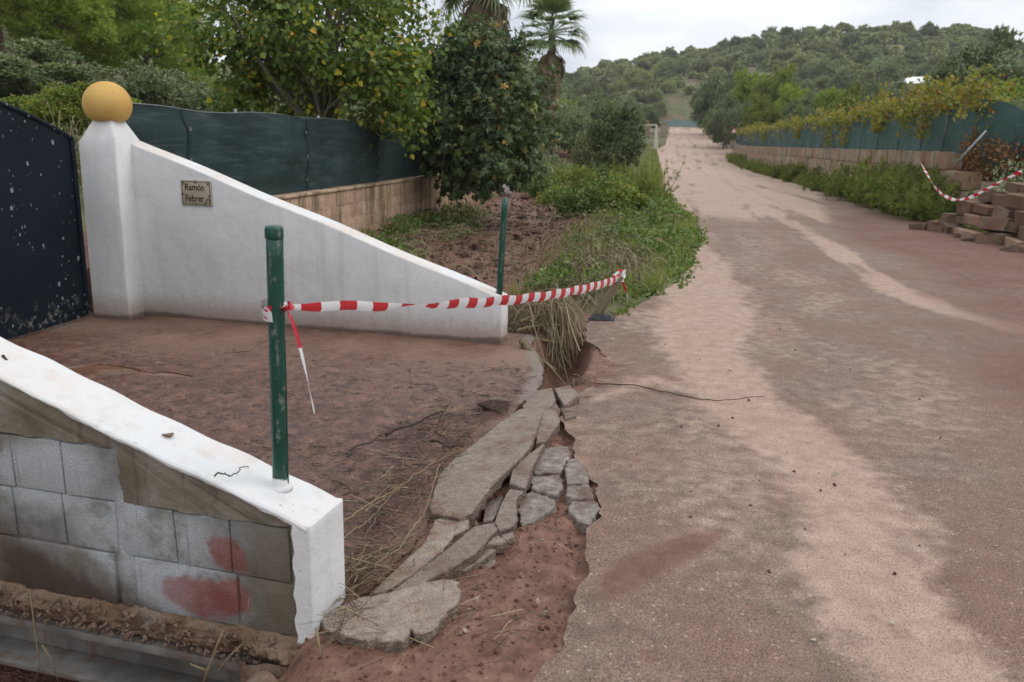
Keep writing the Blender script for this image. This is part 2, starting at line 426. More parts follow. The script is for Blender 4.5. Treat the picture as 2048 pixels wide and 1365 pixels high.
red = np.clip(red*(.42+1.1*(fbm(RX*5, RY*5, 53)*.5+.5)), 0, 1)*.8
red = np.maximum(red, .75*sm(.35, .05, RX-XL)*sm(9, 7, RY)*sm(.5, .75, fbm(RX*3, RY*3, 37)*.5+.5)*sm(4.6, 5.4, RY))
red = np.maximum(red, .45*sm(.55, .8, fbm(RX*1.7, RY*1.7, 38)*.5+.5)*sm(12, 8, RY))
red = np.maximum(red, .95*sm(1.0, 2.9, RX-.10*RY+.8*fbm(RX*.8, RY*.3, 39))*sm(30, 16, RY))
red = np.maximum(red, .7*sm(.5, .0, XR-RX)*sm(60, 20, RY))
for q_, w_ in (((1930,1165),.10),((1790,1260),.06),((1560,1010),.07),((1310,1310),.06),((1880,1180),.05),((1370,790),.06)):
    p_ = gp(*q_); red = np.maximum(red, .6*sm(1.5, .2, np.hypot(RX-p_.x, RY-p_.y)/w_+.8*fbm(RX*12, RY*12, 40)))

q = M('road_asphalt'); P = q.pos()
a_p = q.attr('pale'); a_r = q.attr('red')
n1 = q.noise(P, 1.1, 6, .6); n2 = q.noise(P, 9, 5, .6); n3 = q.noise(P, 120, 2, .6)
vd = q.n('ShaderNodeTexVoronoi', {'Vector': P, 'Scale': 46}, feature='F1')
vd2 = q.n('ShaderNodeTexVoronoi', {'Vector': P, 'Scale': 150}, feature='F1')
base = q.ramp(n2, [(.3,(.17,.110,.080)),(.5,(.27,.178,.132)),(.7,(.36,.252,.192))])
base = q.mix(q.math('MULTIPLY', q.rng(n1, .38, .62), .75), base, (.285, .165, .118))
base = q.mix(q.math('MULTIPLY', q.rng(n3, .42, .62), .62), base, (.085, .066, .056))
palec = q.ramp(n2, [(.3,(.40,.265,.20)),(.55,(.51,.355,.272)),(.75,(.58,.43,.345))])
pf = q.rng(q.math('ADD', a_p, q.math('MULTIPLY', q.math('SUBTRACT', n2, .5), .55)), .25, .75)
palec = q.mix(q.math('MULTIPLY', q.rng(n3, .5, .68), .45), palec, (.19, .135, .105))
c = q.mix(q.math('MULTIPLY', pf, .88), base, palec)
redc = q.ramp(n2, [(.3,(.12,.056,.040)),(.6,(.205,.103,.074)),(.8,(.29,.165,.122))])
rf = q.rng(q.math('ADD', a_r, q.math('MULTIPLY', q.math('SUBTRACT', n2, .5), .8)), .3, .8)
c = q.mix(q.math('MULTIPLY', rf, .82), c, redc)
# pale stone chips of two sizes bedded in the tar
r1 = q.sep(vd.outputs['Color'])[0]; chip = q.math('MULTIPLY', q.math('LESS_THAN', vd.outputs['Distance'], q.math('MULTIPLY', q.math('MULTIPLY', r1, r1), q.math('MULTIPLY', n2, .62))), q.math('GREATER_THAN', r1, .58))
r2 = q.sep(vd2.outputs['Color'])[1]; chip2 = q.math('MULTIPLY', q.math('LESS_THAN', vd2.outputs['Distance'], .33), q.math('GREATER_THAN', r2, .72))
keep = q.math('SUBTRACT', 1.0, q.math('MULTIPLY', rf, .85))
c = q.mix(q.math('MULTIPLY', q.math('MULTIPLY', chip, keep), .6), c, (.50, .39, .305))
c = q.mix(q.math('MULTIPLY', q.math('MULTIPLY', chip2, keep), .6), c, (.40, .325, .27))
dk = q.math('MULTIPLY', q.math('LESS_THAN', vd2.outputs['Distance'], .4), q.math('LESS_THAN', r2, .22))
c = q.mix(q.math('MULTIPLY', dk, .6), c, (.07, .048, .04))
h = q.math('ADD', q.math('MULTIPLY', n3, .6), q.math('ADD', q.math('MULTIPLY', vd2.outputs['Distance'], -.6), q.math('MULTIPLY', n2, .9)))
road_mat = q.end(q.bsdf(c, q.rng(n1, .35, .7, .6, .85), q.bump(h, .8, .014), .28))
g = Geo(); idx = grid(g, RX, RY, RZ)
# broken left edge with real thickness
k = len(ry); eo = RX[:, 0]; ez = RZ[:, 0]
tk = .075+.02*fbm(ry*4, ry*0, 27)
sv = np.concatenate([np.stack([eo, ry, ez], 1), np.stack([eo+.012+.012*fbm(ry*20, ry*0, 28), ry, ez-tk*.5], 1), np.stack([eo+.03, ry, ez-tk-.02], 1)])
i = np.arange(k-1)
g.add(sv, [np.concatenate([np.stack([i+1, i, i+k, i+k+1], 1), np.stack([i+k+1, i+k, i+2*k, i+2*k+1], 1)])])
ro = g.build('road', road_mat, smooth=True); tag(ro, kind='structure')
for nm, arr in (('pale', pale), ('red', red)):
    a = ro.data.attributes.new(nm, 'FLOAT', 'POINT')
    a.data.foreach_set('value', np.concatenate([arr.ravel(), np.tile(arr[:, 0], 3)]).astype(np.float32))

# ------------------------------------------------------------------ muddy entrance deck
NEX, NEY = -1.085, 2.42          # road end of the near parapet, outer corner
DECK_R = np.array([(2.3,-1.02),(2.59,-1.0),(2.8,-.94),(3.1,-.9),(3.51,-.90),(3.95,-.89),(4.47,-.87),(4.76,-.80),(5.14,-.74),(5.6,-.71),(5.96,-.75),(6.64,-.95),(7.2,-1.0)])
dy = np.arange(2.5, 7.0, .024); ds = np.linspace(0, 1, 170)
DY, DS = np.meshgrid(dy, ds, indexing='ij')
dr = (np.interp(dy, DECK_R[:, 0], DECK_R[:, 1])+.025*fbm(dy*6, dy*0, 41)+.012*fbm(dy*22, dy*0, 42))[:, None]
DX = -5.15+(dr+5.15)*DS
DY = np.maximum(DY, np.where(DX < NEX-.04, NEY+(NEX-DX)*math.tan(R(6.0))+.14, 0))
lump = sm(6.3, 5.2, DY+.5*fbm(DX*1.5, DY*1.5, 43))
DZ = .012*fbm(DX*1.3, DY*1.3, 44)+lump*(.045*np.abs(fbm(DX*4.5, DY*4.5, 45, 5, .6))+.018*np.abs(fbm(DX*13, DY*13, 46)))+.003*fbm(DX*20, DY*20, 47)
DZ -= .03*sm(-1.6, -1.0, DX)*sm(5.0, 4.2, DY)
DZ += .035*sm(-1.25, -.95, DX)*sm(5.0, 6.2, DY)*0
pud = np.zeros(DX.shape)
for (a_, b_), rx_, ry_ in (((205,742),.30,.13),((330,750),.22,.05)):
    p_ = gp(a_, b_); pud = np.maximum(pud, np.exp(-(((DX-p_.x)/rx_)**2+((DY-p_.y)/ry_)**2)**2))
DZ = DZ*(1-pud)-.012*pud
conc = np.maximum(sm(.16, .02, dr-DX)*sm(4.7, 5.3, DY), .6*sm(.62, .8, fbm(DX*.8, DY*2.4, 48)*.5+.5)*sm(5.2, 6.2, DY))
q = M('mud'); P = q.pos()
n1 = q.noise(P, 1.6, 5, .6); n2 = q.noise(P, 11, 6, .62); n3 = q.noise(P, 70, 4, .6)
c = q.ramp(n2, [(.28,(.055,.023,.017)),(.46,(.138,.064,.043)),(.6,(.21,.102,.069)),(.8,(.30,.17,.12))])
c = q.mix(q.math('MULTIPLY', q.rng(q.math('ADD', n3, q.math('MULTIPLY', n1, .4)), .62, .8), .5), c, (.035, .022, .018))
far = q.rng(q.sep(P)[1], 5.0, 6.4)
c = q.mix(q.math('MULTIPLY', far, q.rng(n1, .35, .65, .25, .85)), c, (.265, .155, .112))
c = q.mix(q.math('MULTIPLY', q.rng(q.math('ADD', q.attr('conc'), q.math('MULTIPLY', q.math('SUBTRACT', n2, .5), .6)), .35, .75), .75), c, (.22, .18, .145))
pu = q.rng(q.attr('puddle'), .35, .6)
c = q.mix(q.math('MULTIPLY', pu, .8), c, (.17, .088, .055))
rough = q.mix(pu, q.ramp(n1, [(.38,.24),(.52,.42),(.66,.72)]), (.06, .06, .06))
hb = q.math('MULTIPLY', q.math('ADD', n2, q.math('MULTIPLY', n3, .5)), q.math('SUBTRACT', 1.0, pu))
mud_mat = q.end(q.bsdf(c, rough, q.bump(hb, .95, .03), .45))
g = Geo(); grid(g, DX, DY, DZ)
k = len(dy); e0 = DX[:, -1]; i = np.arange(k-1)
sv = np.concatenate([np.stack([e0, dy, DZ[:, -1]], 1), np.stack([e0-.01+.015*fbm(dy*18, dy*0, 49), dy, DZ[:, -1]-.07], 1), np.stack([e0-.06, dy, DZ[:, -1]-.2], 1)])
g.add(sv, [np.concatenate([np.stack([i, i+1, i+k+1, i+k], 1), np.stack([i+k, i+k+1, i+2*k+1, i+2*k], 1)])])
do = g.build('driveway', mud_mat, smooth=True); tag(do, kind='structure')
for nm, arr in (('conc', conc), ('puddle', pud)):
    a = do.data.attributes.new(nm, 'FLOAT', 'POINT')
    a.data.foreach_set('value', np.concatenate([arr.ravel(), np.tile(arr[:, -1], 3)]).astype(np.float32))

# ================================================================== WHITE PARAPETS, GATE, POSTS
def white_paint(name, base_dirt):
  q = M(name); P = q.pos()
  x_, y_, z_ = q.sep(P)
  n1 = q.noise(P, 2.2, 6, .6); n2 = q.noise(P, 30, 5, .6); n3 = q.noise(P, 130, 3)
  nz = q.noise(q.mapv(P, (9, 9, .8)), 1.0, 5, .6)
  c = q.ramp(n1, [(.3,(.61,.61,.605)),(.6,(.69,.69,.685))])
  c = q.mix(q.math('MULTIPLY', q.rng(nz, .5, .74), .30), c, (.42, .36, .29))
  c = q.mix(q.math('MULTIPLY', q.rng(q.noise(P, 5, 6, .7, 1.5), .55, .68), .22), c, (.40, .40, .38))
  up = q.sep(q.n('ShaderNodeNewGeometry').outputs['Normal'])[2]
  c = q.mix(q.math('MULTIPLY', q.math('MULTIPLY', q.rng(up, .3, .8), q.rng(n1, .40, .64)), .45), c, (.52, .39, .30))
  spots = q.math('GREATER_THAN', q.noise(P, 42, 3, .7), q.rng(q.noise(P, 1.7, 2), .35, .7, .78, .64))
  c = q.mix(q.math('MULTIPLY', spots, q.rng(z_, .9, .15, .0, .75)), c, (.14, .12, .10))
  if base_dirt:
   grime = q.rng(q.math('ADD', z_, q.math('MULTIPLY', q.math('SUBTRACT', n2, .5), .12)), .02, .26, .75, 0)
   c = q.mix(grime, c, (.33, .23, .17))
   damp = q.rng(q.math('ADD', z_, q.math('MULTIPLY', q.math('SUBTRACT', n1, .5), .10)), .015, .05, .8, 0)
   c = q.mix(damp, c, (.11, .08, .055))
  return q.end(q.bsdf(c, .75, q.bump(q.math('ADD', n2, q.math('MULTIPLY', n3, .6)), .35, .008, q.bump(q.noise(P, 3.2, 3), .35, .04)), .3))
white_mat = white_paint('white_paint', True)
white_bare = white_paint('white_paint_clean', False)

# ---- far parapet with its pillar
FE = np.array([-1.19, 6.6]); f2 = R(5.1); FD = np.array([-math.cos(f2), math.sin(f2)]); FN = np.array([math.sin(f2), math.cos(f2)])
def FW(t, w, z): p = FE+FD*t+FN*w; return (p[0], p[1], z)
far_wall = empty('parapet_wall', (FE[0], FE[1], 0), label='smooth white sloping parapet wall with a square pillar and yellow ball beside the gate', cat='wall')
g = Geo(); nt_ = 24
ts = np.linspace(0, 3.42, nt_)
prof = []
for t in ts:
    zt = .372+.343*t+.006*math.sin(t*5.1)
    prof += [FW(t, 0, -.08), FW(t, 0, zt), FW(t, .21, zt+.004), FW(t, .21, -.7)]
F = []
for a in range(nt_-1):
    for b in range(4): F.append((a*4+b, a*4+(b+1) % 4, a*4+4+(b+1) % 4, a*4+4+b))
F += [(3, 2, 1, 0), tuple((nt_-1)*4+b for b in range(4))]
g.add(prof, F)
o = g.build('sloping_wall', white_mat); reparent(o, far_wall); bevel_obj(o, .014, 3)
PCX, PCY, PH = -4.70, 6.885, .185
def pil_ring(h, z, rot=-f2*.5):
    out = []
    for a, b in ((-1,-1),(1,-1),(1,1),(-1,1)):
        c_, s_ = math.cos(rot), math.sin(rot)
        out.append((PCX+h*(a*c_-b*s_), PCY+h*(a*s_+b*c_), z))
    return out
g = Geo()
rings = [(PH*1.02, -.08), (PH, .8), (PH*.99, 1.515), (PH*.62, 1.66), (PH*.40, 1.745)]
V = sum([pil_ring(h, z) for h, z in rings], []); F = []
for a in range(len(rings)-1):
    for b in range(4): F.append((a*4+b, a*4+(b+1) % 4, a*4+4+(b+1) % 4, a*4+4+b))
F.append(tuple((len(rings)-1)*4+b for b in range(4)))
g.add(V, F)
o = g.build('pillar', white_mat); reparent(o, far_wall); bevel_obj(o, .02, 3)
bm = bmesh.new(); bmesh.ops.create_uvsphere(bm, u_segments=40, v_segments=24, radius=.197)
for v in bm.verts:
    if v.co.z < -.13: v.co.z = -.13-(-.13-v.co.z)*.35
    v.co.z *= .97
me = bpy.data.meshes.new('ball'); bm.to_mesh(me); bm.free()
for p in me.polygons: p.use_smooth = True
q = M('yellow_ball_paint'); P = q.obj(); n1 = q.noise(P, 3, 5); n2 = q.noise(P, 26, 5, .65)
c = q.ramp(n1, [(.3,(.50,.29,.065)),(.65,(.60,.38,.12))])
c = q.mix(q.math('MULTIPLY', q.rng(n2, .62, .74), .6), c, (.20, .13, .05))
ball_mat = q.end(q.bsdf(c, .7, q.bump(n2, .2, .006), .3))
ball = link('ball', me, ball_mat); ball.location = (PCX, PCY, 1.835); reparent(ball, far_wall)

# ---- near parapet: concrete blocks outside, white coat on top, end and inner face
NE = np.array([NEX, NEY]); f1 = R(6.0); ND = np.array([-math.cos(f1), math.sin(f1)]); NN = np.array([math.sin(f1), math.cos(f1)])
SL = .335
def NW(t, w, z): p = NE+ND*t+NN*w; return (p[0], p[1], z)
def ntop(t): return .372+SL*t
near_wall = empty('parapet_wall', (NE[0], NE[1], 0), label='white topped sloping parapet of bare grey concrete blocks with red paint stains', cat='wall')
g = Geo(); ts = np.linspace(-.02, 3.4, 260); V = []; F = []
for i_, t in enumerate(ts):
    zt = ntop(t)+.004*math.sin(t*7)+.003*math.sin(t*23)
    ed = .012+.012*float(fbm(np.array(t*14), np.array(.3), 65, 4))
    V += [NW(t, .04, -.10), NW(t, .04, zt-.05), NW(t, -.008, zt-ed-.004), NW(t, -.010, zt-.006), NW(t, .0, zt+.002), NW(t, .225, zt+.004), NW(t, .235, zt-.006), NW(t, .235, -.10)]
for a in range(len(ts)-1):
    for b in range(8): F.append((a*8+b, a*8+8+b, a*8+8+(b+1) % 8, a*8+(b+1) % 8))
F += [tuple(range(8)), tuple((len(ts)-1)*8+b for b in range(7, -1, -1))]
g.add(V, F)
# white end coat with a ragged outer edge
zs = np.linspace(-.10, ntop(0)-.004, 16); V = []; F = []
for z in zs:
    rag = .010*math.sin(z*60)+.006*math.sin(z*140+2)
    tp = z > ntop(0)-.02
    V += [NW(.03+rag, -.010, z), NW(-.028, -.004, z), NW(-.034, .01, z), NW(-.034, .225, z), NW(-.026, .236, z), NW(.03, .236, z)]
for a in range(len(zs)-1):
    for b in range(5): F.append((a*6+b, a*6+b+1, a*6+7+b, a*6+6+b))
F.append(tuple((len(zs)-1)*6+b for b in range(6)))
g.add(V, F)
o = g.build('white_coat', white_bare, smooth=False); reparent(o, near_wall)
for p in o.data.polygons: p.use_smooth = False
bevel_obj(o, .008, 2)

q = M('concrete_block'); P = q.pos(); x_, y_, z_ = q.sep(P)
tt = q.math('ADD', q.math('MULTIPLY', q.math('SUBTRACT', x_, float(NE[0])), float(ND[0])), q.math('MULTIPLY', q.math('SUBTRACT', y_, float(NE[1])), float(ND[1])))
n1 = q.noise(P, 3.5, 6, .6); n2 = q.noise(P, 22, 5, .6); n3 = q.noise(P, 160, 3, .7); pit = q.vor(P, 210)
jit = q.math('MULTIPLY', q.math('SUBTRACT', n1, .5), .14); jit2 = q.math('MULTIPLY', q.math('SUBTRACT', n2, .5), .06)
jj = q.math('ADD', jit, jit2)
def ell(q, t0, z0, a, b, soft=.35):
    dx = q.math('DIVIDE', q.math('SUBTRACT', q.math('ADD', tt, jj), t0), a); dz = q.math('DIVIDE', q.math('SUBTRACT', q.math('ADD', z_, jj), z0), b)
    r = q.math('SQRT', q.math('ADD', q.math('MULTIPLY', dx, dx), q.math('MULTIPLY', dz, dz)))
    return q.rng(r, 1-soft, 1+soft, 1, 0)
c = q.ramp(n2, [(.3,(.17,.165,.155)),(.6,(.25,.245,.235)),(.8,(.33,.325,.315))])
ov = q.math('MAXIMUM', q.math('MAXIMUM', ell(q, .62, .22, .28, .17), ell(q, 1.02, .42, .25, .15)), q.math('MAXIMUM', ell(q, 1.5, .45, .25, .25), ell(q, .55, .02, .12, .12)))
c = q.mix(q.math('MULTIPLY', ov, q.rng(n3, .3, .6, .55, .95)), c, (.47, .50, .52))
ol = q.math('MAXIMUM', ell(q, .05, .18, .16, .25), ell(q, 1.25, .62, .3, .14))
c = q.mix(q.math('MULTIPLY', ol, .75), c, (.165, .14, .095))
dmp = q.rng(q.math('ADD', q.math('ADD', q.math('SUBTRACT', z_, .02), jj), q.math('MULTIPLY', q.math('SUBTRACT', .85, tt), .35)), -.05, .09, 1, 0)
c = q.mix(q.math('MULTIPLY', dmp, .94), c, (.075, .050, .034))
rdj = q.math('MULTIPLY', q.math('GREATER_THAN', pit, .26), 1.0)
rd = q.math('MAXIMUM', ell(q, .40, .035, .15, .075, .18), q.math('MAXIMUM', ell(q, .27, .06, .06, .07, .2), ell(q, .285, .215, .07, .055, .2)))
c = q.mix(q.math('MULTIPLY', q.math('MULTIPLY', rd, q.math('ADD', q.math('MULTIPLY', rdj, .45), .55)), q.math('MULTIPLY', q.rng(n3, .3, .62, .5, .95), q.rng(n1, .3, .6, .7, 1.0))), c, (.27, .07, .062))
c = q.mix(q.math('MULTIPLY', ell(q, .30, .03, .05, .045, .6), .5), c, (.19, .03, .028))
drip = q.rng(q.noise(q.mapv(P, (60, 60, 2.0)), 1.0, 3), .62, .8)
c = q.mix(q.math('MULTIPLY', drip, .4), c, (.09, .07, .05))
c = q.mix(q.math('MULTIPLY', q.rng(n1, .50, .64), .7), c, (.14, .112, .078))
c = q.mix(q.math('MULTIPLY', q.math('LESS_THAN', pit, .22), .5), c, (.06, .055, .05))
h = q.math('ADD', q.math('MULTIPLY', n3, .7), q.math('ADD', n2, q.math('MULTIPLY', pit, .8)))
block_mat = q.end(q.bsdf(c, .9, q.bump(h, .6, .008), .2))
q = M('cement_render'); P = q.pos(); n1 = q.noise(P, 5, 6, .6); n2 = q.noise(P, 45, 5, .65)
dr_ = q.noise(q.mapv(P, (26, 26, 2.5)), 1.0, 4, .6)
c = q.ramp(n1, [(.3,(.125,.104,.075)),(.5,(.195,.168,.128)),(.7,(.27,.25,.21))])
c = q.mix(q.math('MULTIPLY', q.rng(dr_, .52, .7), .55), c, (.075, .060, .038))
cement_mat = q.end(q.bsdf(c, .92, q.bump(q.math('ADD', n1, n2), .6, .012), .2))
q = M('rough_mortar'); P = q.pos(); n1 = q.noise(P, 6, 6, .65); n2 = q.noise(P, 38, 5, .65)
c = q.ramp(n1, [(.3,(.10,.065,.042)),(.45,(.20,.125,.080)),(.6,(.24,.17,.125)),(.75,(.22,.20,.17))])
c = q.mix(q.math('MULTIPLY', q.rng(n2, .55, .7), .5), c, (.06, .042, .03))
mortar_mat = q.end(q.bsdf(c, .92, q.bump(q.math('ADD', n1, n2), .9, .02), .2))

def block(t0, t1, z0, z1, w0=0.0, w1=.07):
    g = Geo(); gap = .0028
    a, b, lo, hi = t0+gap, t1-gap, z0+gap, z1-gap
    rs = random.Random(int(t0*1000)+int(z0*777))
    j = lambda s=.004: rs.uniform(-s, s)
    off = j(.005)
    V = [NW(a+j(), w0+off, lo+j()), NW(b+j(), w0+off+j(.003), lo+j()), NW(b+j(), w0+off, hi+j()), NW(a+j(), w0+off+j(.003), hi+j()), NW(a, w1, lo), NW(b, w1, lo), NW(b, w1, hi), NW(a, w1, hi)]
    g.add(V, [(0,3,2,1),(4,5,6,7),(0,1,5,4),(1,2,6,5),(2,3,7,6),(3,0,4,7)])
    bm = bmesh.new(); me = g.mesh('block'); bm.from_mesh(me); bmesh.ops.recalc_face_normals(bm, faces=bm.faces); bm.to_mesh(me); bm.free()
    o = link('block', me, block_mat); reparent(o, near_wall); bevel_obj(o, .004, 2)
    return o
ROWS = [(-.05, .15, [.0,.25,.67]), (-.05, .15, [.745,1.16,1.57,1.98,2.4]), (.15, .35, [.045,.27,.49,.715]), (.15, .35, [.725,.95,1.17,1.40,1.62,1.84]),
        (.35, .55, [.70,.93,1.15,1.38,1.60,1.82]), (.55, .75, [1.36,1.6,1.82])]
for z0, z1, js in ROWS:
    for a, b in zip(js[:-1], js[1:]): block(a, b, z0, z1)
# cement skim above the blocks, mortar behind the joints
g = Geo()
top = [(t, ntop(t)-.012) for t in np.linspace(2.4, 0, 30)]
low = [(0,.155),(.04,.155),(.045,.353),(.3,.352),(.695,.353),(.70,.553),(1.0,.555),(1.355,.553),(1.36,.753),(1.85,.755),(1.86,.5),(2.4,.5)]
low2 = []
for (t0_, z0_), (t1_, z1_) in zip(low[:-1], low[1:]):
    kk = max(1, int(math.hypot(t1_-t0_, z1_-z0_)/.012))
    for i_ in range(kk): low2.append((t0_+(t1_-t0_)*i_/kk+(.006*float(fbm(np.array(z0_*40+i_*.4), np.array(7.), 68)) if t1_-t0_ < .02 else 0), z0_+(z1_-z0_)*i_/kk+(.007*float(fbm(np.array((t0_+(t1_-t0_)*i_/kk)*16), np.array(2.), 67)) if t1_-t0_ > .02 else 0)))
poly = low2+[low[-1]]+top; n = len(poly)
g.add([NW(t, -.001+.004*math.sin(t*40), z) for t, z in poly]+[NW(t, .06, z) for t, z in poly], [tuple(range(n-1, -1, -1)), *[(i, (i+1) % n, n+(i+1) % n, n+i) for i in range(n)]])
o = g.build('cement_skim', cement_mat); reparent(o, near_wall)
g = Geo(); T, Z = np.meshgrid(np.linspace(.0, 2.4, 220), np.linspace(-.06, .9, 90))
Zc = np.minimum(Z, ntop(T)-.02)
Wd = .011+.007*fbm(T*14, Z*14, 60)-.012*np.exp(-((T-.708)/.025)**2)*(Z > -.05)
pp = NE[None, None]+ND*T[..., None]+NN*Wd[..., None]
grid(g, pp[..., 0], pp[..., 1], Zc); o = g.build('joint_mortar', block_mat, smooth=True); reparent(o, near_wall)
# crumbling mortar bed below the blocks
g = Geo(); T, S = np.meshgrid(np.linspace(-.16, 2.6, 260), np.linspace(0, 1, 26))
n5 = fbm(T*11, S*2.2, 61, 5, .65); n6 = fbm(T*42, S*6, 62, 3, .7)
Z = -.045-.125*S+.012*n5+.006*n6+.02*sm(0, .2, S)*n5-.05*sm(.12, -.12, T)*S
Wd = .005-.03*np.sin(S*PI)-.045*n5*np.sin(S*PI)-.03*n6*np.sin(S*PI)-.035*sm(.3, -.1, T)*np.sin(S*PI)+.04*(S > .97)
pp = NE[None, None]+ND*T[..., None]+NN*Wd[..., None]
grid(g, pp[..., 0], pp[..., 1], Z); o = g.build('mortar_bed', mortar_mat, smooth=True); reparent(o, near_wall)

crumb_mat = simple('mortar_crumb', (.19, .135, .098), .9, .5, 12, .3, 60, .2)
g = Geo(); rng = np.random.RandomState(66)
for v_ in range(4):
    me = hull_mesh('crumb', 140+v_, (1, .8, .7), 10, .4, 0); TV = np.array([v.co[:] for v in me.vertices]); TF = [tuple(p_.vertices) for p_ in me.polygons]; bpy.data.meshes.remove(me); N_ = 420
    t2 = rng.uniform(-.16, 2.2, N_); s2 = rng.rand(N_); w2 = -.018-.034*np.sin(s2*PI)-.004*rng.rand(N_); pp = NE[None]+ND*t2[:, None]+NN*w2[:, None]
    leaves(g, np.c_[pp, -.055-.115*s2], rdir(rng, N_), rdir(rng, N_), .006+.028*rng.rand(N_)**3, TV, TF)
o = g.build('mortar_crumbs', crumb_mat); o['kind'] = 'stuff'; reparent(o, near_wall)

# ---- steel beam carrying the deck edge
q = M('rusty_steel'); P = q.pos(); n1 = q.noise(P, 5, 6, .6); n2 = q.noise(q.mapv(P, (18, 18, 3)), 1.0, 5, .6); n3 = q.noise(P, 90, 3)
c = q.ramp(n1, [(.35,(.11,.10,.09)),(.6,(.20,.19,.175)),(.75,(.27,.26,.24))])
c = q.mix(q.math('MULTIPLY', q.math('MULTIPLY', q.rng(n2, .45, .7), q.rng(q.noise(P, 2.2, 3), .4, .62)), .75), c, (.15, .07, .032))
steel_mat = q.end(q.bsdf(c, .75, q.bump(q.math('ADD', n1, n3), .4, .006), .4, .15))
beam = empty('steel_beam', NW(1.2, .08, -.4), label='rusty steel beam under the concrete block parapet', cat='beam')
def bar(name, t0, t1, w0, w1, z0, z1, mat, par, bv=.004):
    g = Geo()
    V = [NW(t0,w0,z0),NW(t1,w0,z0),NW(t1,w1,z0),NW(t0,w1,z0),NW(t0,w0,z1),NW(t1,w0,z1),NW(t1,w1,z1),NW(t0,w1,z1)]
    g.add(V, [(0,1,2,3),(4,7,6,5),(0,4,5,1),(1,5,6,2),(2,6,7,3),(3,7,4,0)])
    o = g.build(name, mat); reparent(o, par); bevel_obj(o, bv); return o
bar('upper_flange', .16, 3.6, -.03, .20, -.205, -.172, steel_mat, beam)
bar('web', .165, 3.6, .078, .095, -.345, -.206, steel_mat, beam)
bar('lower_flange', .05, 3.6, -.045, .20, -.372, -.346, steel_mat, beam)
g = Geo()
box(g, -4.6, -1.1, 2.75, 6.75, -.30, -.06); tag(g.build('bridge_slab', cement_mat), 'grey concrete bridge slab beneath the muddy driveway deck', 'slab')
# abutment under the beam's road end
g = Geo(); T, S = np.meshgrid(np.linspace(-.25, .22, 40), np.linspace(0, 1, 50))
n5 = fbm(T*8, S*6, 63, 5, .6); n6 = fbm(T*26, S*22, 64, 3)
Wd = -.06-.13*S-.05*n5-.02*n6-.10*sm(.22, -.2, T)*S; Z = -.12-1.5*S+.02*n6
pp = NE[None, None]+ND*T[..., None]+NN*Wd[..., None]
grid(g, pp[..., 0], pp[..., 1], Z); o = g.build('abutment', mortar_mat, smooth=True); tag(o, 'crumbling mortar and earth abutment under the end of the white topped parapet', 'abutment')

# ---- gate
q = M('gate_paint'); P = q.pos(); n1 = q.noise(P, 2, 5); n2 = q.noise(P, 25, 4, .6)
c = q.ramp(n1, [(.3,(.0045,.009,.015)),(.7,(.008,.014,.021))])
x_, y_, z_ = q.sep(P); Pm = q.mapv(P, (1, 1, .75))
v1 = q.n('ShaderNodeTexVoronoi', {'Vector': Pm, 'Scale': 11}, feature='F1'); rr = q.sep(v1.outputs['Color'])[0]
v2 = q.n('ShaderNodeTexVoronoi', {'Vector': Pm, 'Scale': 32}, feature='F1'); rr2 = q.sep(v2.outputs['Color'])[1]
clus = q.rng(q.noise(P, 2.6, 2), .46, .58)
sp = q.math('LESS_THAN', q.math('ADD', v1.outputs['Distance'], q.math('MULTIPLY', q.math('SUBTRACT', n2, .5), .22)), q.math('MULTIPLY', q.rng(rr, .82, 1.0), .22))
sp2 = q.math('MULTIPLY', q.math('LESS_THAN', q.math('ADD', v2.outputs['Distance'], q.math('MULTIPLY', q.math('SUBTRACT', n2, .5), .25)), q.math('MULTIPLY', q.rng(rr2, .6, 1.0), .32)), clus)
c = q.mix(q.math('MULTIPLY', q.math('MAXIMUM', sp, sp2), .75), c, (.26, .31, .32))
lowd = q.math('MULTIPLY', q.rng(z_, .05, .32, 1, 0), q.rng(q.noise(P, 16, 5, .7), .52, .66))
c = q.mix(q.math('MULTIPLY', lowd, .7), c, (.24, .23, .20))
gate_mat = q.end(q.bsdf(c, .6, q.bump(n1, .1, .02), .14))
gate = empty('gate', (-4.9, 4.8, 0), label='dark navy sheet metal gate flecked with pale paint spots', cat='gate')
def gtop(y): return 1.545+.42*(1-((y-4.65)/2.03)**2)**1.0*1.0 if abs(y-4.65) < 2.03 else 1.545
g = Geo(); ys = np.linspace(2.62, 6.66, 40); V = []; F = []
for y in ys:
    zt = gtop(y)
    V += [(-4.90, y, .04), (-4.90, y, zt-.02), (-4.915, y, zt-.02), (-4.915, y, .04)]
for a in range(len(ys)-1):
    for b in range(4): F.append((a*4+b, a*4+(b+1) % 4, a*4+4+(b+1) % 4, a*4+4+b))
F += [(3,2,1,0), tuple((len(ys)-1)*4+b for b in range(4))]
g.add(V, F); o = g.build('panel', gate_mat); reparent(o, gate)
g = Geo(); tube(g, [(-4.905, y, gtop(y)-.01) for y in ys], .022, 8); o = g.build('top_rail', gate_mat, smooth=True); reparent(o, gate)
g = Geo(); box(g, -4.93, -4.885, 6.62, 6.665, .03, 1.53); o = g.build('hinge_stile', gate_mat); reparent(o, gate)
g = Geo(); box(g, -4.925, -4.888, 2.62, 6.615, .03, .075); o = g.build('bottom_rail', gate_mat); reparent(o, gate)

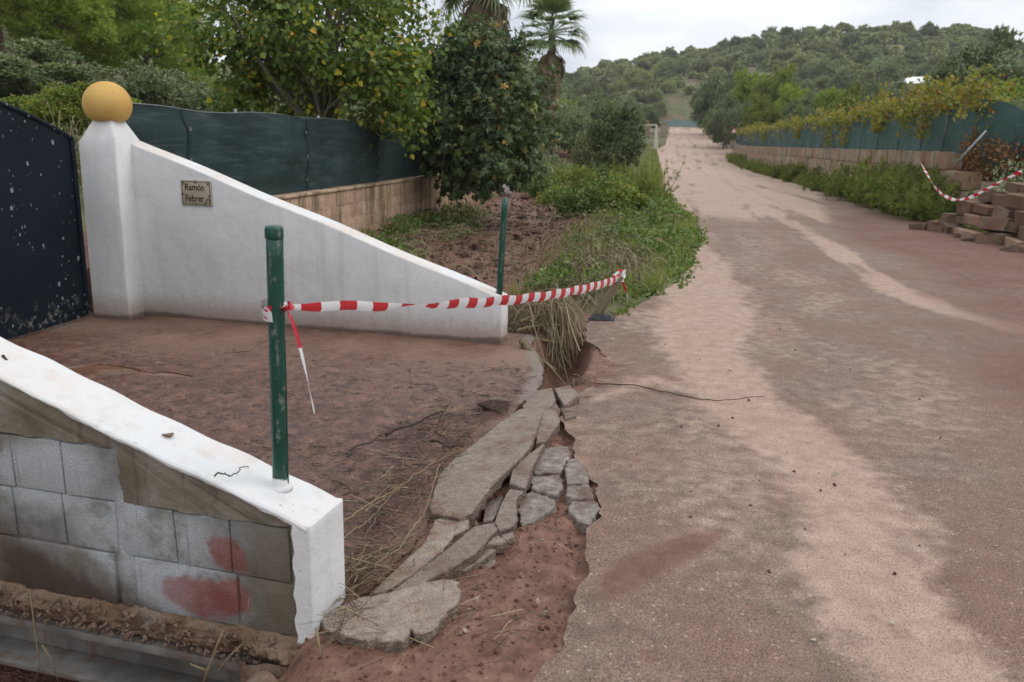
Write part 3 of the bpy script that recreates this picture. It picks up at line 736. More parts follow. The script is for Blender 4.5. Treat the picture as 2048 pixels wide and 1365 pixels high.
# ---- name plaque on the far parapet
def on_far(px, py):
    r = ray(px, py); n = Vector((FN[0], FN[1], 0)); p0 = Vector((FE[0], FE[1], 0)); c0 = Vector((0, 0, EYE))
    t = (p0-c0).dot(n)/r.dot(n); return c0+r*t
pc = on_far(394, 386.5); pl_x = on_far(426, 390); pl_w = 2*(pl_x-pc).length*.96
pl_h = (on_far(394, 361)-on_far(394, 412)).length
plaque = empty('name_plaque', pc-Vector((FN[0], FN[1], 0))*.001, label='small cream ceramic name plaque with brown lettering and horseshoe', cat='plaque')
plaque.rotation_euler = (PI/2, 0, -f2)
q = M('plaque_glaze'); P = q.obj(); n1 = q.noise(P, 14, 4)
plq_mat = q.end(q.bsdf(q.ramp(n1, [(.3,(.36,.31,.23)),(.7,(.44,.39,.30))]), .35, None, .5))
ink = simple('plaque_ink', (.045, .028, .018), .5, .1, 30, .05)
ink2 = simple('plaque_border_ink', (.11, .105, .07), .5, .3, 60, .05)
tw, th = pl_w/2, pl_h/2
g = Geo(); box(g, -tw, tw, -th, th, 0, .012); o = g.build('tile', plq_mat, plaque); bevel_obj(o, .004)
g = Geo(); bw = .0055; e = .012
for (a, b, c_, d) in ((-tw+e, tw-e, th-e-bw, th-e), (-tw+e, tw-e, -th+e, -th+e+bw), (-tw+e, -tw+e+bw, -th+e+bw, th-e-bw), (tw-e-bw, tw-e, -th+e+bw, th-e-bw)): box(g, a, b, c_, d, .0115, .0132)
rs = random.Random(4)
for cx_, cy_ in ((-tw+.028, th-.028), (tw-.03, th-.03), (-tw+.02, -th*.1), (0, th-.018), (0, -th+.018), (tw*.55, -th+.02), (tw-.02, -th*.25)):
    for k_ in range(4):
        a = rs.uniform(0, 6.28); x0, y0 = cx_+.007*math.cos(a*2), cy_+.007*math.sin(a*2); l_, w_ = .016, .0045
        ca, sa = math.cos(a), math.sin(a)
        g.add([(x0+ca*l_, y0+sa*l_, .0134), (x0-sa*w_, y0+ca*w_, .0134), (x0-ca*l_, y0-sa*l_, .0134), (x0+sa*w_, y0-ca*w_, .0134)], [(0, 1, 2, 3)])
g.build('border', ink2, plaque)
def text_mesh(txt, name, size, sx, x, y, mat, par):
    cu = bpy.data.curves.new(name, 'FONT'); cu.body = txt; cu.size = size; cu.align_x = 'CENTER'; cu.offset = size*.014; cu.extrude = .0006; cu.resolution_u = 4
    t = bpy.data.objects.new(name+'_tmp', cu); COL.objects.link(t)
    dg = bpy.context.evaluated_depsgraph_get(); me = bpy.data.meshes.new_from_object(t.evaluated_get(dg))
    bpy.data.objects.remove(t); me.materials.clear()
    for v in me.vertices: v.co.x = v.co.x*sx+x; v.co.y += y; v.co.z += .0132
    return link(name, me, mat, par)
text_mesh('Ramón', 'lettering', .082, .82, -.012, .022, ink, plaque)
text_mesh('Febrer', 'lettering', .082, .82, -.018, -.072, ink, plaque)
g = Geo(); an = np.linspace(-.95, PI+.95, 22)
tube(g, [(tw-.036+.017*math.cos(a), -th+.040+.021*math.sin(a), .013) for a in an], .0042, 5); g.build('horseshoe', ink, plaque)

# ---- green fence posts on the parapets
q = M('green_post_paint'); P = q.obj(); n1 = q.noise(q.mapv(P, (40, 40, 6)), 1.0, 5, .65); n2 = q.noise(P, 60, 4, .7)
c = q.ramp(q.noise(P, 8, 4), [(.3,(.004,.045,.032)),(.7,(.010,.075,.055))])
wr = q.rng(q.math('ADD', n1, q.math('MULTIPLY', q.math('SUBTRACT', n2, .5), .5)), .55, .68)
c = q.mix(q.math('MULTIPLY', wr, .75), c, (.20, .20, .165))
rs_ = q.rng(q.noise(q.mapv(P, (30, 30, 4), (3, 1, 2)), 1.0, 4), .66, .76)
c = q.mix(q.math('MULTIPLY', rs_, .6), c, (.18, .10, .05))
post_mat = q.end(q.bsdf(c, q.mix(wr, (.35, .35, .35), (.8, .8, .8)), q.bump(n2, .15, .002), .45))
def post(base, top, r, label, cap=True):
    b = Vector(base); t = Vector(top); e_ = empty('fence_post', b, label=label, cat='post')
    ax = t-b; L_ = ax.length; e_.rotation_mode = 'QUATERNION'; e_.rotation_quaternion = ax.to_track_quat('Z', 'Y')
    g = Geo(); tube(g, [(0, 0, z) for z in np.linspace(0, L_, 10)], r, 24); g.build('pole', post_mat, e_, smooth=True)
    g = Geo()
    for s_ in (-.18, .18):
        an_ = -PI/2+s_+.25; tube(g, [(math.cos(an_)*(r+.0005), math.sin(an_)*(r+.0005), z) for z in (0, L_*.97)], .0016, 5)
    g.build('weld_seam', post_mat, e_, smooth=True)
    if cap:
        g = Geo(); rr_ = [r*1.0, r*1.10, r*1.13, r*1.13, r*1.05, r*.8, r*.01]; zz = [L_-.034, L_-.034, L_-.03, L_-.004, L_+.004, L_+.007, L_+.008]
        tube(g, [(0, 0, z) for z in np.array(zz)+np.arange(7)*1e-5], rr_, 24, cap=False); g.build('cap', post_mat, e_, smooth=True)
    else:
        g = Geo(); tube(g, [(0, -r-.004, L_-.10), (0, -r+.004, L_-.10)], .008, 8); g.build('bolt', post_mat, e_)
    return e_
pb = gp(561, 972, .432)
pt = ony(548, 456, pb.y)
post((pb.x, pb.y, .42), pt, .0262, 'scratched green metal post with cap standing on the concrete block parapet')
g = Geo(); rr_ = np.array([.042, .038, .0315, .0275, .0268]); tube(g, [(0, 0, z) for z in (-.012, .000, .004, .010, .034)], rr_, 18)
o = g.build('mortar_collar', white_mat, smooth=True); o.location = (pb.x, pb.y, .432); tag(o, 'ragged white mortar collar round the foot of the scratched green post', 'collar')
fb = FW(.05, .10, .385); ft = ony(1012, 396, fb[1])
post(fb, (fb[0]+.035, fb[1], ft.z), .024, 'thin leaning green post without cap on the smooth white parapet end', cap=False)

# ---- striped barrier tape
q = M('barrier_tape'); s_ = q.attr('s'); n1 = q.noise(q.pos(), 40, 3)
fr = q.math('FRACT', q.math('DIVIDE', s_, .26))
st = q.math('GREATER_THAN', fr, .5)
c = q.mix(st, (.80, .80, .81), (.56, .022, .035))
b = q.bsdf(c, .32, q.bump(n1, .25, .01), .5)
t_ = q.n('ShaderNodeBsdfTranslucent', {'Color': c}).outputs[0]
tape_mat = q.end(q.n('ShaderNodeMixShader', {0: .3, 1: b, 2: t_}).outputs[0])
def ribbon(g, P, W, roll, s0=0.0, fold=.35, nw=6, skew=.0, smul=1.0):
    """a strip along P with width W, rolled about its axis, slightly creased lengthwise"""
    P = np.asarray(P, float); k = len(P); W = np.broadcast_to(W, (k,)); roll = np.broadcast_to(roll, (k,))
    T = np.gradient(P, axis=0); T /= np.linalg.norm(T, axis=1, keepdims=True)
    H = np.cross(T, np.array([0, 0, 1.])); H /= np.linalg.norm(H, axis=1, keepdims=True)+1e-9
    U = np.cross(H, T)
    s = s0+smul*np.concatenate([[0], np.cumsum(np.linalg.norm(np.diff(P, axis=0), axis=1))])
    w = np.linspace(-.5, .5, nw)
    d = U*np.cos(roll)[:, None]+H*np.sin(roll)[:, None]; nn = -U*np.sin(roll)[:, None]+H*np.cos(roll)[:, None]
    X = P[:, None]+(W[:, None]*w[None])[..., None]*d[:, None]+(W[:, None]*fold*(.25-w[None]**2))[..., None]*nn[:, None]
    grid(g, X[..., 0], X[..., 1], X[..., 2], s[:, None]+w[None]*W[:, None]*skew)
tz = zat(555, 612, math.hypot(pb.x, pb.y))
stake_b = gp(1192, 634, .0)
stake_t = Vector((stake_b.x+.20, stake_b.y+.12, zat(1232, 547, 8.2)))
A_ = Vector((pb.x+.03, pb.y+.01, tz)); B_ = stake_t+Vector((-.02, -.02, -.03))
tape = empty('barrier_tape', A_, label='red and white barrier tape strung from the scratched green post to the wooden stake', cat='tape')
tt_ = np.linspace(0, 1, 160)
P = np.array(A_)[None]*(1-tt_)[:, None]+np.array(B_)[None]*tt_[:, None]
P[:, 2] -= .30*tt_*(1-tt_)*1.0+.004*np.sin(tt_*60)
tw_ = np.exp(-((tt_-.20)/.02)**2)
W = np.interp(tt_, [0, .015, .04, .15, .19, .22, .3, .8, .97, 1], [.008, .02, .036, .040, .014, .045, .062, .078, .075, .03])
roll = .25+np.interp(tt_, [0, .12, .19, .25, 1], [0, .0, 1.2, .25, -.1])
g = Geo(); ribbon(g, P, W, roll, .02, .5, 7, .45); o = g.build('strip', tape_mat, smooth=True, att='s'); reparent(o, tape)
# wraps round the post
an = np.linspace(-.6, 2*PI*2.1, 90)
P = np.stack([pb.x-.004+.0285*np.cos(an), pb.y+.0285*np.sin(an), tz+.012*np.sin(an*.9+.4)+.006*np.sin(an*2.3)-.004*an/3], 1)
g = Geo(); ribbon(g, P, .042+.014*np.sin(an*1.2), .08*np.sin(an*2), .0, .05, 6, 1.2)
kn = np.linspace(0, 1, 30); ko = np.array(A_)+np.array([.012, -.012, 0])
P = np.stack([ko[0]+.012*np.cos(kn*9)+.02*kn, ko[1]-.012*np.sin(kn*9), ko[2]+.010*np.sin(kn*13)], 1); ribbon(g, P, .02, kn*6, .1, .3, 5)
o = g.build('post_wrap', tape_mat, smooth=True, att='s'); reparent(o, tape)
# loose end hanging from the knot
tl = np.linspace(0, 1, 50); lb = ony(627, 828, pb.y-.05)
P = np.stack([ko[0]+(lb.x-ko[0])*(tl**.75), ko[1]-.04*tl, ko[2]+.0+(lb.z-ko[2])*tl+.03*np.sin(tl*PI)*(1-tl)], 1)
g = Geo(); ribbon(g, P, np.interp(tl, [0, .1, .8, .93, 1], [.012, .013, .010, .02, .017]), 1.2+.8*np.sin(tl*5), .228, .4, 5, 0, .22)
o = g.build('loose_end', tape_mat, smooth=True, att='s'); reparent(o, tape)
# knot bundle on the stake
g = Geo(); rs = np.random.RandomState(5)
for k_ in range(7):
    an = np.linspace(0, 2*PI, 22)+k_; c_ = np.array(stake_t)+np.array([0, 0, -.03])+rs.normal(size=3)*.012
    P = np.stack([c_[0]+.045*np.cos(an), c_[1]+.04*np.sin(an), c_[2]+.022*np.sin(an*2+k_)+.03*np.cos(an+k_)], 1); ribbon(g, P, .035, an*.5, k_*.07, .3, 5, .8)
tl = np.linspace(0, 1, 16); P = np.stack([stake_t.x+.03+.06*tl, stake_t.y-.03-0*tl, stake_t.z-.05-.16*tl], 1); ribbon(g, P, .03, .5+tl, .14, .4, 5)
o = g.build('stake_knot', tape_mat, smooth=True, att='s'); reparent(o, tape)
# stake
q = M('weathered_wood'); P = q.obj(); n1 = q.noise(q.mapv(P, (30, 30, 2.5)), 1.0, 5, .6)
wood_mat = q.end(q.bsdf(q.ramp(n1, [(.3,(.075,.055,.035)),(.55,(.17,.13,.085)),(.75,(.26,.21,.15))]), .85, q.bump(n1, .5, .006), .2))
g = Geo(); box(g, -.058, .058, -.018, .018, -.1, (stake_t-stake_b).length)
st_o = g.build('wooden_stake', wood_mat); st_o.location = stake_b; st_o.rotation_mode = 'QUATERNION'
st_o.rotation_quaternion = (stake_t-stake_b).to_track_quat('Z', 'Y'); bevel_obj(st_o, .004)
tag(st_o, 'leaning weathered wooden stake holding the end of the barrier tape', 'stake')
# black plastic scrap at its foot
q = M('black_plastic'); black_mat = q.end(q.bsdf((.008, .0085, .009), .4, q.bump(q.noise(q.pos(), 25, 4), .5, .02), .3))
g = Geo(); U_, V_ = np.meshgrid(np.linspace(-1, 1, 26), np.linspace(-1, 1, 26))
rr_ = np.maximum(np.abs(U_), np.abs(V_))
Xp = stake_b.x+.06+.12*U_*(1+.2*fbm(U_*2, V_*2, 70)); Yp = stake_b.y-.07+.10*V_*(1+.2*fbm(U_*2, V_*2, 71)); Zp = .004+.065*(1-rr_**2)*(.6+.6*fbm(U_*2.5, V_*2.5, 72))+.01*fbm(U_*6, V_*6, 73)
grid(g, Xp, Yp, np.maximum(Zp, .003)); o = g.build('plastic_scrap', black_mat, smooth=True); tag(o, 'crumpled black plastic scrap at the foot of the wooden stake', 'plastic')

# ================================================================== COLLAPSED EDGE: SLABS AND CHUNKS
q = M('broken_concrete'); P = q.pos(); n1 = q.noise(P, 4, 6, .6); n2 = q.noise(P, 26, 6, .65); n3 = q.noise(P, 170, 3, .6)
vd = q.n('ShaderNodeTexVoronoi', {'Vector': P, 'Scale': 95}, feature='F1')
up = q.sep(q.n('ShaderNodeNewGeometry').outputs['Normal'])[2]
c = q.ramp(n2, [(.3,(.21,.167,.134)),(.55,(.315,.256,.209)),(.75,(.40,.34,.288))])
c = q.mix(q.math('MULTIPLY', q.rng(q.math('ADD', n1, q.math('MULTIPLY', q.math('SUBTRACT', n2, .5), .6)), .5, .66), .75), c, (.17, .085, .060))
c = q.mix(q.math('MULTIPLY', q.rng(n3, .52, .68), .55), c, (.10, .08, .065))
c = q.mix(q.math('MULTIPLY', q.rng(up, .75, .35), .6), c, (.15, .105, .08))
c = q.n('ShaderNodeVectorMath', {0: c, 'Scale': q.math('ADD', q.math('MULTIPLY', q.orand(), .38), .82)}, operation='SCALE').outputs[0]
c = q.mix(q.math('MULTIPLY', q.math('MULTIPLY', q.math('LESS_THAN', vd.outputs['Distance'], .28), q.math('GREATER_THAN', q.sep(vd.outputs['Color'])[0], .6)), .45), c, (.40, .33, .27))
h = q.math('ADD', n2, q.math('ADD', q.math('MULTIPLY', n3, .6), q.math('MULTIPLY', vd.outputs['Distance'], .5)))
conc_mat = q.end(q.bsdf(c, .9, q.bump(h, 1.0, .014), .2))
q = M('broken_asphalt'); P = q.pos(); n1 = q.noise(P, 5, 6, .6); n2 = q.noise(P, 24, 6, .65); n3 = q.noise(P, 150, 3, .6)
c = q.ramp(n2, [(.3,(.13,.105,.088)),(.5,(.25,.21,.18)),(.72,(.42,.375,.335))])
c = q.mix(q.math('MULTIPLY', q.rng(n1, .5, .64), .6), c, (.15, .085, .062))
c = q.mix(q.math('MULTIPLY', q.rng(n3, .58, .68), .6), c, (.45, .40, .35))
c = q.mix(q.math('MULTIPLY', q.rng(n3, .42, .32), .6), c, (.05, .042, .036))
chunk_mat = q.end(q.bsdf(c, .9, q.bump(q.math('ADD', n2, n3), .9, .012), .2))

def slab(pts, zf, thick, mat, label, name, cat, group=None, seed=0, rough=.003, dome=0.0, zoomed=True):
    """broken plate from an outline seen in the picture, laid on the ground at the heights zf(x, y)"""
    rng = np.random.RandomState(seed)
    pp = []
    for X, Y in pts:
        a, b = (600+X/2.416, 800+Y/2.416) if zoomed else (X, Y)
        p = gp(a, b, 0); z = zf(p.x, p.y); p = gp(a, b, z); z = zf(p.x, p.y); p = gp(a, b, z); pp.append((p.x, p.y))
    # resample the outline every ~2 cm with jagged noise
    out = []
    for (x0, y0), (x1, y1) in zip(pp, pp[1:]+pp[:1]):
        L_ = math.hypot(x1-x0, y1-y0); k_ = max(1, int(L_/.022))
        nx, ny = (y1-y0)/(L_+1e-9), -(x1-x0)/(L_+1e-9)
        for i_ in range(k_):
            t = i_/k_; d = rng.uniform(-rough, rough) if i_ else 0
            out.append((x0+(x1-x0)*t+nx*d, y0+(y1-y0)*t+ny*d))
    o2 = np.array(out); ctr = o2.mean(0); n = len(o2)
    area = .5*np.sum(o2[:, 0]*np.roll(o2[:, 1], -1)-np.roll(o2[:, 0], -1)*o2[:, 1])
    if area < 0: o2 = o2[::-1]
    zt = np.array([zf(x, y) for x, y in o2])
    ins = []
    for i_ in range(n):
        a = o2[i_-1]; b = o2[(i_+1) % n]; t = b-a; t = t/(np.linalg.norm(t)+1e-9); ins.append(o2[i_]+np.array([-t[1], t[0]])*(.003+.002*rng.rand()))
    ins = np.array(ins); zi = np.array([zf(x, y) for x, y in ins])+.001+rng.uniform(-.001, .001, n)
    bt = o2+rng.uniform(-.008, .008, (n, 2))+(ctr-o2)*.03
    mid = o2+rng.uniform(-.006, .006, (n, 2))
    V = np.concatenate([np.c_[ins, zi], np.c_[o2, zt-.004], np.c_[mid, zt-thick*.5], np.c_[bt, zt-thick+rng.uniform(-.006, .006, n)]])
    i_ = np.arange(n); j_ = (i_+1) % n
    bm = bmesh.new(); vs_ = [bm.verts.new(v) for v in V]
    top_f = bm.faces.new([vs_[k_] for k_ in range(n)])
    for r_ in range(3):
        for a, b in zip(i_, j_): bm.faces.new((vs_[(r_+1)*n+a], vs_[(r_+1)*n+b], vs_[r_*n+b], vs_[r_*n+a]))
    bm.faces.new([vs_[3*n+k_] for k_ in range(n-1, -1, -1)])
    res = bmesh.ops.triangulate(bm, faces=[top_f])
    tf = res['faces']
    for _ in range(2):
        ed = list({e_ for f_ in tf if f_.is_valid for e_ in f_.edges if e_.calc_length() > .07 and not e_.is_boundary and all(v in set() or True for v in e_.verts)})
        inner = [e_ for e_ in ed if all(lf in tf for lf in e_.link_faces)]
        if not inner: break
        rr = bmesh.ops.subdivide_edges(bm, edges=inner, cuts=1)
        nv = [g_ for g_ in rr['geom_inner'] if isinstance(g_, bmesh.types.BMVert)]
        for v in nv:
            v.co.z = zf(v.co.x, v.co.y)+.002+.005*float(fbm(np.array(v.co.x*9), np.array(v.co.y*9), seed))+dome*.5
        tf = [f_ for f_ in bm.faces if f_.normal.z > .5 or True][:0] or [f_ for f_ in bm.faces if all(v.co.z > zf(v.co.x, v.co.y)-.002 for v in f_.verts)]
        bmesh.ops.triangulate(bm, faces=[f_ for f_ in tf if len(f_.verts) > 4])
        tf = [f_ for f_ in bm.faces if all(v.co.z > zf(v.co.x, v.co.y)-.002 for v in f_.verts)]
    bmesh.ops.recalc_face_normals(bm, faces=bm.faces)
    me = bpy.data.meshes.new(name); bm.to_mesh(me); bm.free()
    o = link(name, me, mat); return tag(o, label, cat, group)
def tilt(x0, y0, z0, ax, ay): return lambda x, y: z0+ax*(x-x0)+ay*(y-y0)
cA_ = gp(960, 950)
slab([(625,520),(640,550),(700,560),(770,575),(830,545),(880,480),(935,405),(985,355),(1060,290),(1110,230),(1145,150),(1170,70),(1150,40),(1060,45),(960,115),(850,205),(740,290),(680,350),(650,430)],
     tilt(-.78, 3.9, .035, .16, .0), .055, conc_mat, 'largest flat grey slab of broken concrete tilted beside the mud', 'concrete_slab', 'slab', seed=1)
slab([(885,590),(893,510),(928,425),(995,360),(1012,400),(975,480),(935,580)], tilt(-.62, 3.6, -.02, .35, -.1), .04, conc_mat, 'narrow grey concrete splinter sunk beside the dark hole', 'concrete_slab', 'slab', seed=2)
slab([(1150,60),(1230,35),(1258,100),(1190,200),(1140,210)], tilt(-.55, 4.6, .045, .05, 0), .05, conc_mat, 'crumbled pale concrete ridge piece at the upper end of the largest slab', 'concrete_slab', 'slab', seed=3)
slab([(1100,262),(1182,208),(1122,330),(1090,430),(1012,402),(1022,345)], tilt(-.55, 4.1, .045, .05, 0), .05, conc_mat, 'crumbled pale concrete ridge piece between the largest slab and the asphalt chunks', 'concrete_slab', 'slab', seed=4)
slab([(1012,432),(1085,440),(1045,480),(1050,570),(1035,610),(960,630),(938,592),(975,492)], tilt(-.58, 3.5, .03, .08, 0), .05, conc_mat, 'crumbled pale concrete ridge piece just beyond the dark hole', 'concrete_slab', 'slab', seed=5)
slab([(330,945),(460,820),(600,690),(650,580),(720,565),(815,580),(815,620),(745,655),(690,725),(560,832),(405,930)], tilt(-.9, 3.1, .0, .14, 0), .045, conc_mat, 'muddy concrete plate lying along the driveway mud near the white wall end', 'concrete_slab', 'slab', seed=6)
slab([(440,928),(600,805),(740,695),(840,612),(938,592),(955,622),(845,742),(725,815),(565,897)], tilt(-.72, 3.05, .03, .10, 0), .06, conc_mat, 'long narrow concrete strip tipped on edge between two slabs', 'concrete_slab', 'slab', seed=7)
slab([(100,1040),(250,970),(430,930),(600,880),(700,865),(772,880),(776,940),(742,1000),(682,1060),(642,1110),(590,1130),(535,1108),(500,1170),(400,1166),(200,1140),(115,1100)],
     tilt(-.75, 2.6, .02, .03, .03), .05, conc_mat, 'rounded light slab of broken concrete touching the white end of the block parapet', 'concrete_slab', 'slab', seed=8, rough=.01)
for s_, (pts, z) in enumerate([([(740,822),(850,722),(930,690),(947,722),(882,772),(792,827)], .0), ([(858,682),(960,655),(1002,690),(900,702)], .02), ([(832,812),(900,762),(947,772),(932,802),(862,832)], -.03),
        ([(700,850),(760,835),(800,850),(770,878),(715,866)], -.03), ([(950,640),(1030,630),(1040,660),(985,680)], .0)]):
    slab(pts, tilt(-.6, 3, z, .1, 0), .04, conc_mat, 'fist sized concrete fragment under the long tipped strip', 'concrete_fragment', 'concrete', 'small concrete fragments by the tipped strip', seed=20+s_)
AS = [[(1122,290),(1162,232),(1298,226),(1308,262),(1258,350),(1132,354)], [(1112,372),(1258,362),(1268,430),(1240,458),(1122,430)], [(1060,472),(1122,440),(1233,482),(1238,512),(1130,590),(1072,600),(1052,540)],
      [(1292,292),(1330,282),(1398,342),(1388,400),(1292,408),(1282,350)], [(1290,418),(1398,410),(1418,468),(1330,478),(1282,460)], [(1312,492),(1418,477),(1452,520),(1400,612),(1332,580),(1297,530)], [(1252,82),(1320,38),(1345,80),(1292,96)]]
for s_, pts in enumerate(AS):
    slab(pts, tilt(-.4, 4, .012 if s_ < 6 else .0, .03-.05*(s_ % 2), .03*((s_ % 3)-1)), .06, chunk_mat, 'cracked grey asphalt chunk between the concrete slabs and the road edge', 'asphalt_chunk', 'asphalt', 'cracked asphalt chunks at the road edge', seed=30+s_, rough=.008)

for s_, (pts, z) in enumerate([([(1045,812),(1072,782),(1104,776),(1112,800),(1085,835),(1056,840)], .03), ([(1108,778),(1140,770),(1158,790),(1128,812)], .02), ([(1120,816),(1148,816),(1152,832),(1130,838)], .0), ([(1085,838),(1110,806),(1122,820),(1104,850)], .02)]):
    slab(pts, tilt(-.6, 5, z, .12, .05), .05, conc_mat, 'cracked concrete piece between the largest slab and the straw filled gap', 'concrete_fragment', 'concrete', 'concrete pieces below the gap', seed=50+s_, zoomed=False)
rng = np.random.RandomState(55); frag_me = [hull_mesh('concrete_fragment', 150+i_, (1, .75, .45), 12, .6, .04) for i_ in range(5)]
for i_ in range(64):
    k_ = rng.randint(6); (ax1, ay1), (bx1, by1) = [((860,1045),(950,1035)),((930,1010),(1060,820)),((800,1180),(920,1080)),((900,1180),(960,1090)),((1060,1050),(1180,1060)),((1075,870),(1150,790))][k_]; t_ = rng.rand()
    p = gp(ax1+(bx1-ax1)*t_+rng.normal()*18, ay1+(by1-ay1)*t_+rng.normal()*18); s_ = .012+.05*rng.rand()**2
    if p.x > float(road_l(p.y))-.03: continue
    o = link('concrete_fragment', frag_me[rng.randint(5)], conc_mat if rng.rand() < .7 else chunk_mat); o.location = (p.x, p.y, max(float(hgt(p.x, p.y)), -.06)+s_*.2); o.scale = (s_,)*3; o.rotation_euler = (rng.normal()*.3, rng.normal()*.3, rng.rand()*6)
    tag(o, 'small crumbled concrete fragment scattered round the broken slabs', 'concrete', 'crumbled fragments round the slabs')
# rocks ------------------------------------------------------------------
def dressed(name, seed, dims, sub=3, amp=.03, bev=.02):
    """quarried block: box with uneven faces and worn edges, base at z = 0, centred"""
    rng = np.random.RandomState(seed); bm = bmesh.new(); bmesh.ops.create_cube(bm, size=1)
    bmesh.ops.subdivide_edges(bm, edges=list(bm.edges), cuts=sub-1, use_grid_fill=True)
    o_ = rng.uniform(-50, 50, 3)
    for v in bm.verts:
        c_ = v.co.copy(); ed = sum(abs(abs(t)-.5) < 1e-4 for t in c_)
        k_ = 1-.06*(ed >= 2)-.06*(ed == 3)
        n_ = np.array([float(fbm(np.array(c_.x*2.3+o_[0]+c_.z), np.array(c_.y*2.3+o_[1]+c_.z*1.7), seed+j)) for j in range(3)])
        v.co = Vector((c_.x*dims[0]*(k_ if dims[0] < .3 else 1-.02*(ed >= 2))+n_[0]*amp, c_.y*dims[1]*k_+n_[1]*amp, (c_.z+.5)*dims[2]+n_[2]*amp*.6-(.03*dims[2] if ed >= 2 and c_.z > 0 else 0)))
    me = bpy.data.meshes.new(name); bm.to_mesh(me); bm.free()
    for f_ in me.polygons: f_.use_smooth = False
    return me
def stone_mat(name, stops, sc_=5, red=None, bump=.6):
    q = M(name); P = q.pos(); n1 = q.noise(P, sc_, 6, .62); n2 = q.noise(P, sc_*7, 5, .65); f = q.math('ADD', q.math('MULTIPLY', n1, .7), q.math('MULTIPLY', q.orand(), .3))
    c = q.ramp(f, stops)
    if red: c = q.mix(q.math('MULTIPLY', q.rng(q.math('ADD', q.noise(P, sc_*.5, 3), q.math('MULTIPLY', q.math('SUBTRACT', q.orand(), .5), .35)), .45, .62), .8), c, red)
    c = q.mix(q.math('MULTIPLY', q.rng(n2, .58, .75), .35), c, (.05, .04, .03))
    return q.end(q.bsdf(c, .9, q.bump(q.math('ADD', n1, n2), bump, .03), .2))
bedstone_mat = stone_mat('torrent_stone', [(.25,(.06,.036,.029)),(.45,(.12,.075,.058)),(.6,(.17,.115,.09)),(.8,(.25,.21,.175))], 6, (.13, .068, .048))
sand_mat = stone_mat('sandstone', [(.25,(.20,.155,.11)),(.5,(.37,.30,.225)),(.75,(.50,.43,.34))], 3, (.29, .155, .095))
# concrete lump on the deck edge
o = link('concrete_lump', hull_mesh('concrete_lump', 91, (.30, .17, .12), 22, .5, .05), conc_mat); o.location = gp(990, 812, .03); o.rotation_euler = (0, 0, .3)
tag(o, 'rounded lump of dirty concrete resting on the driveway edge', 'concrete')

# stream bed stones: the larger ones one by one
bed_me = [hull_mesh('stone', 100+i_, (1, .75, .5), 14, .45, .05) for i_ in range(8)]
pebble_me = [hull_mesh('pebble', 120+i_, (1, .75, .5), 9, .3, 0) for i_ in range(5)]
rng = np.random.RandomState(11)
n_big = 0
for k_ in range(900):
    if n_big >= 270: break
    y = 7.6+rng.rand()**1.4*24; x = -3.1+rng.normal()*.85
    if not (-4.55 < x < -1.15): continue
    s = (.10+.28*rng.rand()**2.2)*(1+.012*y)
    o = link('stone', bed_me[rng.randint(8)], bedstone_mat); n_big += 1
    o.location = (x, y, float(hgt(x, y))+s*.10); o.rotation_euler = (rng.uniform(-.5, .5), rng.uniform(-.4, .4), rng.uniform(0, 6.3)); o.scale = (s, s, s*rng.uniform(.6, 1.1))
    tag(o, 'loose reddish brown stone lying in the dry stream bed', 'stone', 'stones in the stream bed')
for (px_, py_, s) in ((912, 500, .42), (880, 512, .33), (985, 498, .36), (1000, 465, .30)):
    p = gp(px_, py_+8, -.75); o = link('boulder', bed_me[3], bedstone_mat); o.location = (p.x, p.y, p.z+.1); o.scale = (s*1.3, s, s); o.rotation_euler = (.2, .1, px_*.1)
    tag(o, 'larger rounded brown boulder among the stones of the stream bed', 'stone', 'boulders in the stream bed')
g = Geo()
for v_ in range(5):
    me = pebble_me[v_]; TV = np.array([v.co[:] for v in me.vertices]); TF = [tuple(p.vertices) for p in me.polygons]
    N_ = 420; x = -3.1+rng.normal(size=N_)*.95; y = 7.4+rng.rand(N_)**1.3*38; k_ = (x > -4.6) & (x < -1.0); x, y = x[k_], y[k_]; N_ = len(x)
    C_ = np.stack([x, y, hgt(x, y)+.01], 1); leaves(g, C_, rdir(rng, N_), rdir(rng, N_)*.5+np.array([0, 0, 1.]), (.04+.09*rng.rand(N_))*(1+.01*y), TV, TF)
tag(g.build('gravel', bedstone_mat), 'brown gravel filling the dry stream bed', 'gravel', kind='stuff')

# ================================================================== LEFT BOUNDARY: BLOCK WALL AND SCREEN
q = M('pink_block'); P = q.pos(); n1 = q.noise(P, 2.2, 6, .6); n2 = q.noise(P, 16, 5, .62); dr_ = q.noise(q.mapv(P, (3.4, 3.4, .35)), 1.0, 5, .6)
f = q.math('ADD', q.math('MULTIPLY', n2, .75), q.math('MULTIPLY', q.orand(), .25))
c = q.ramp(f, [(.25,(.29,.18,.118)),(.5,(.44,.30,.205)),(.75,(.55,.41,.295))])
x_, y_, z_ = q.sep(P)
c = q.mix(q.math('MULTIPLY', q.rng(dr_, .47, .62), .72), c, (.115, .088, .045))
c = q.mix(q.math('MULTIPLY', q.rng(q.math('ADD', z_, q.math('MULTIPLY', q.math('SUBTRACT', n1, .5), .5)), .0, .25, .5, 0), .9), c, (.20, .105, .07))
pink_mat = q.end(q.bsdf(c, .92, q.bump(q.math('ADD', n1, n2), .4, .02), .15))
lw = empty('block_wall', (-4.9, 16, -.3), label='stained pinkish block retaining wall along the stream bed below the dark green screen', cat='wall')
blk = [dressed('block', 200+i_, (.17, .405, .208), 2, .006) for i_ in range(5)]
rng = np.random.RandomState(12)
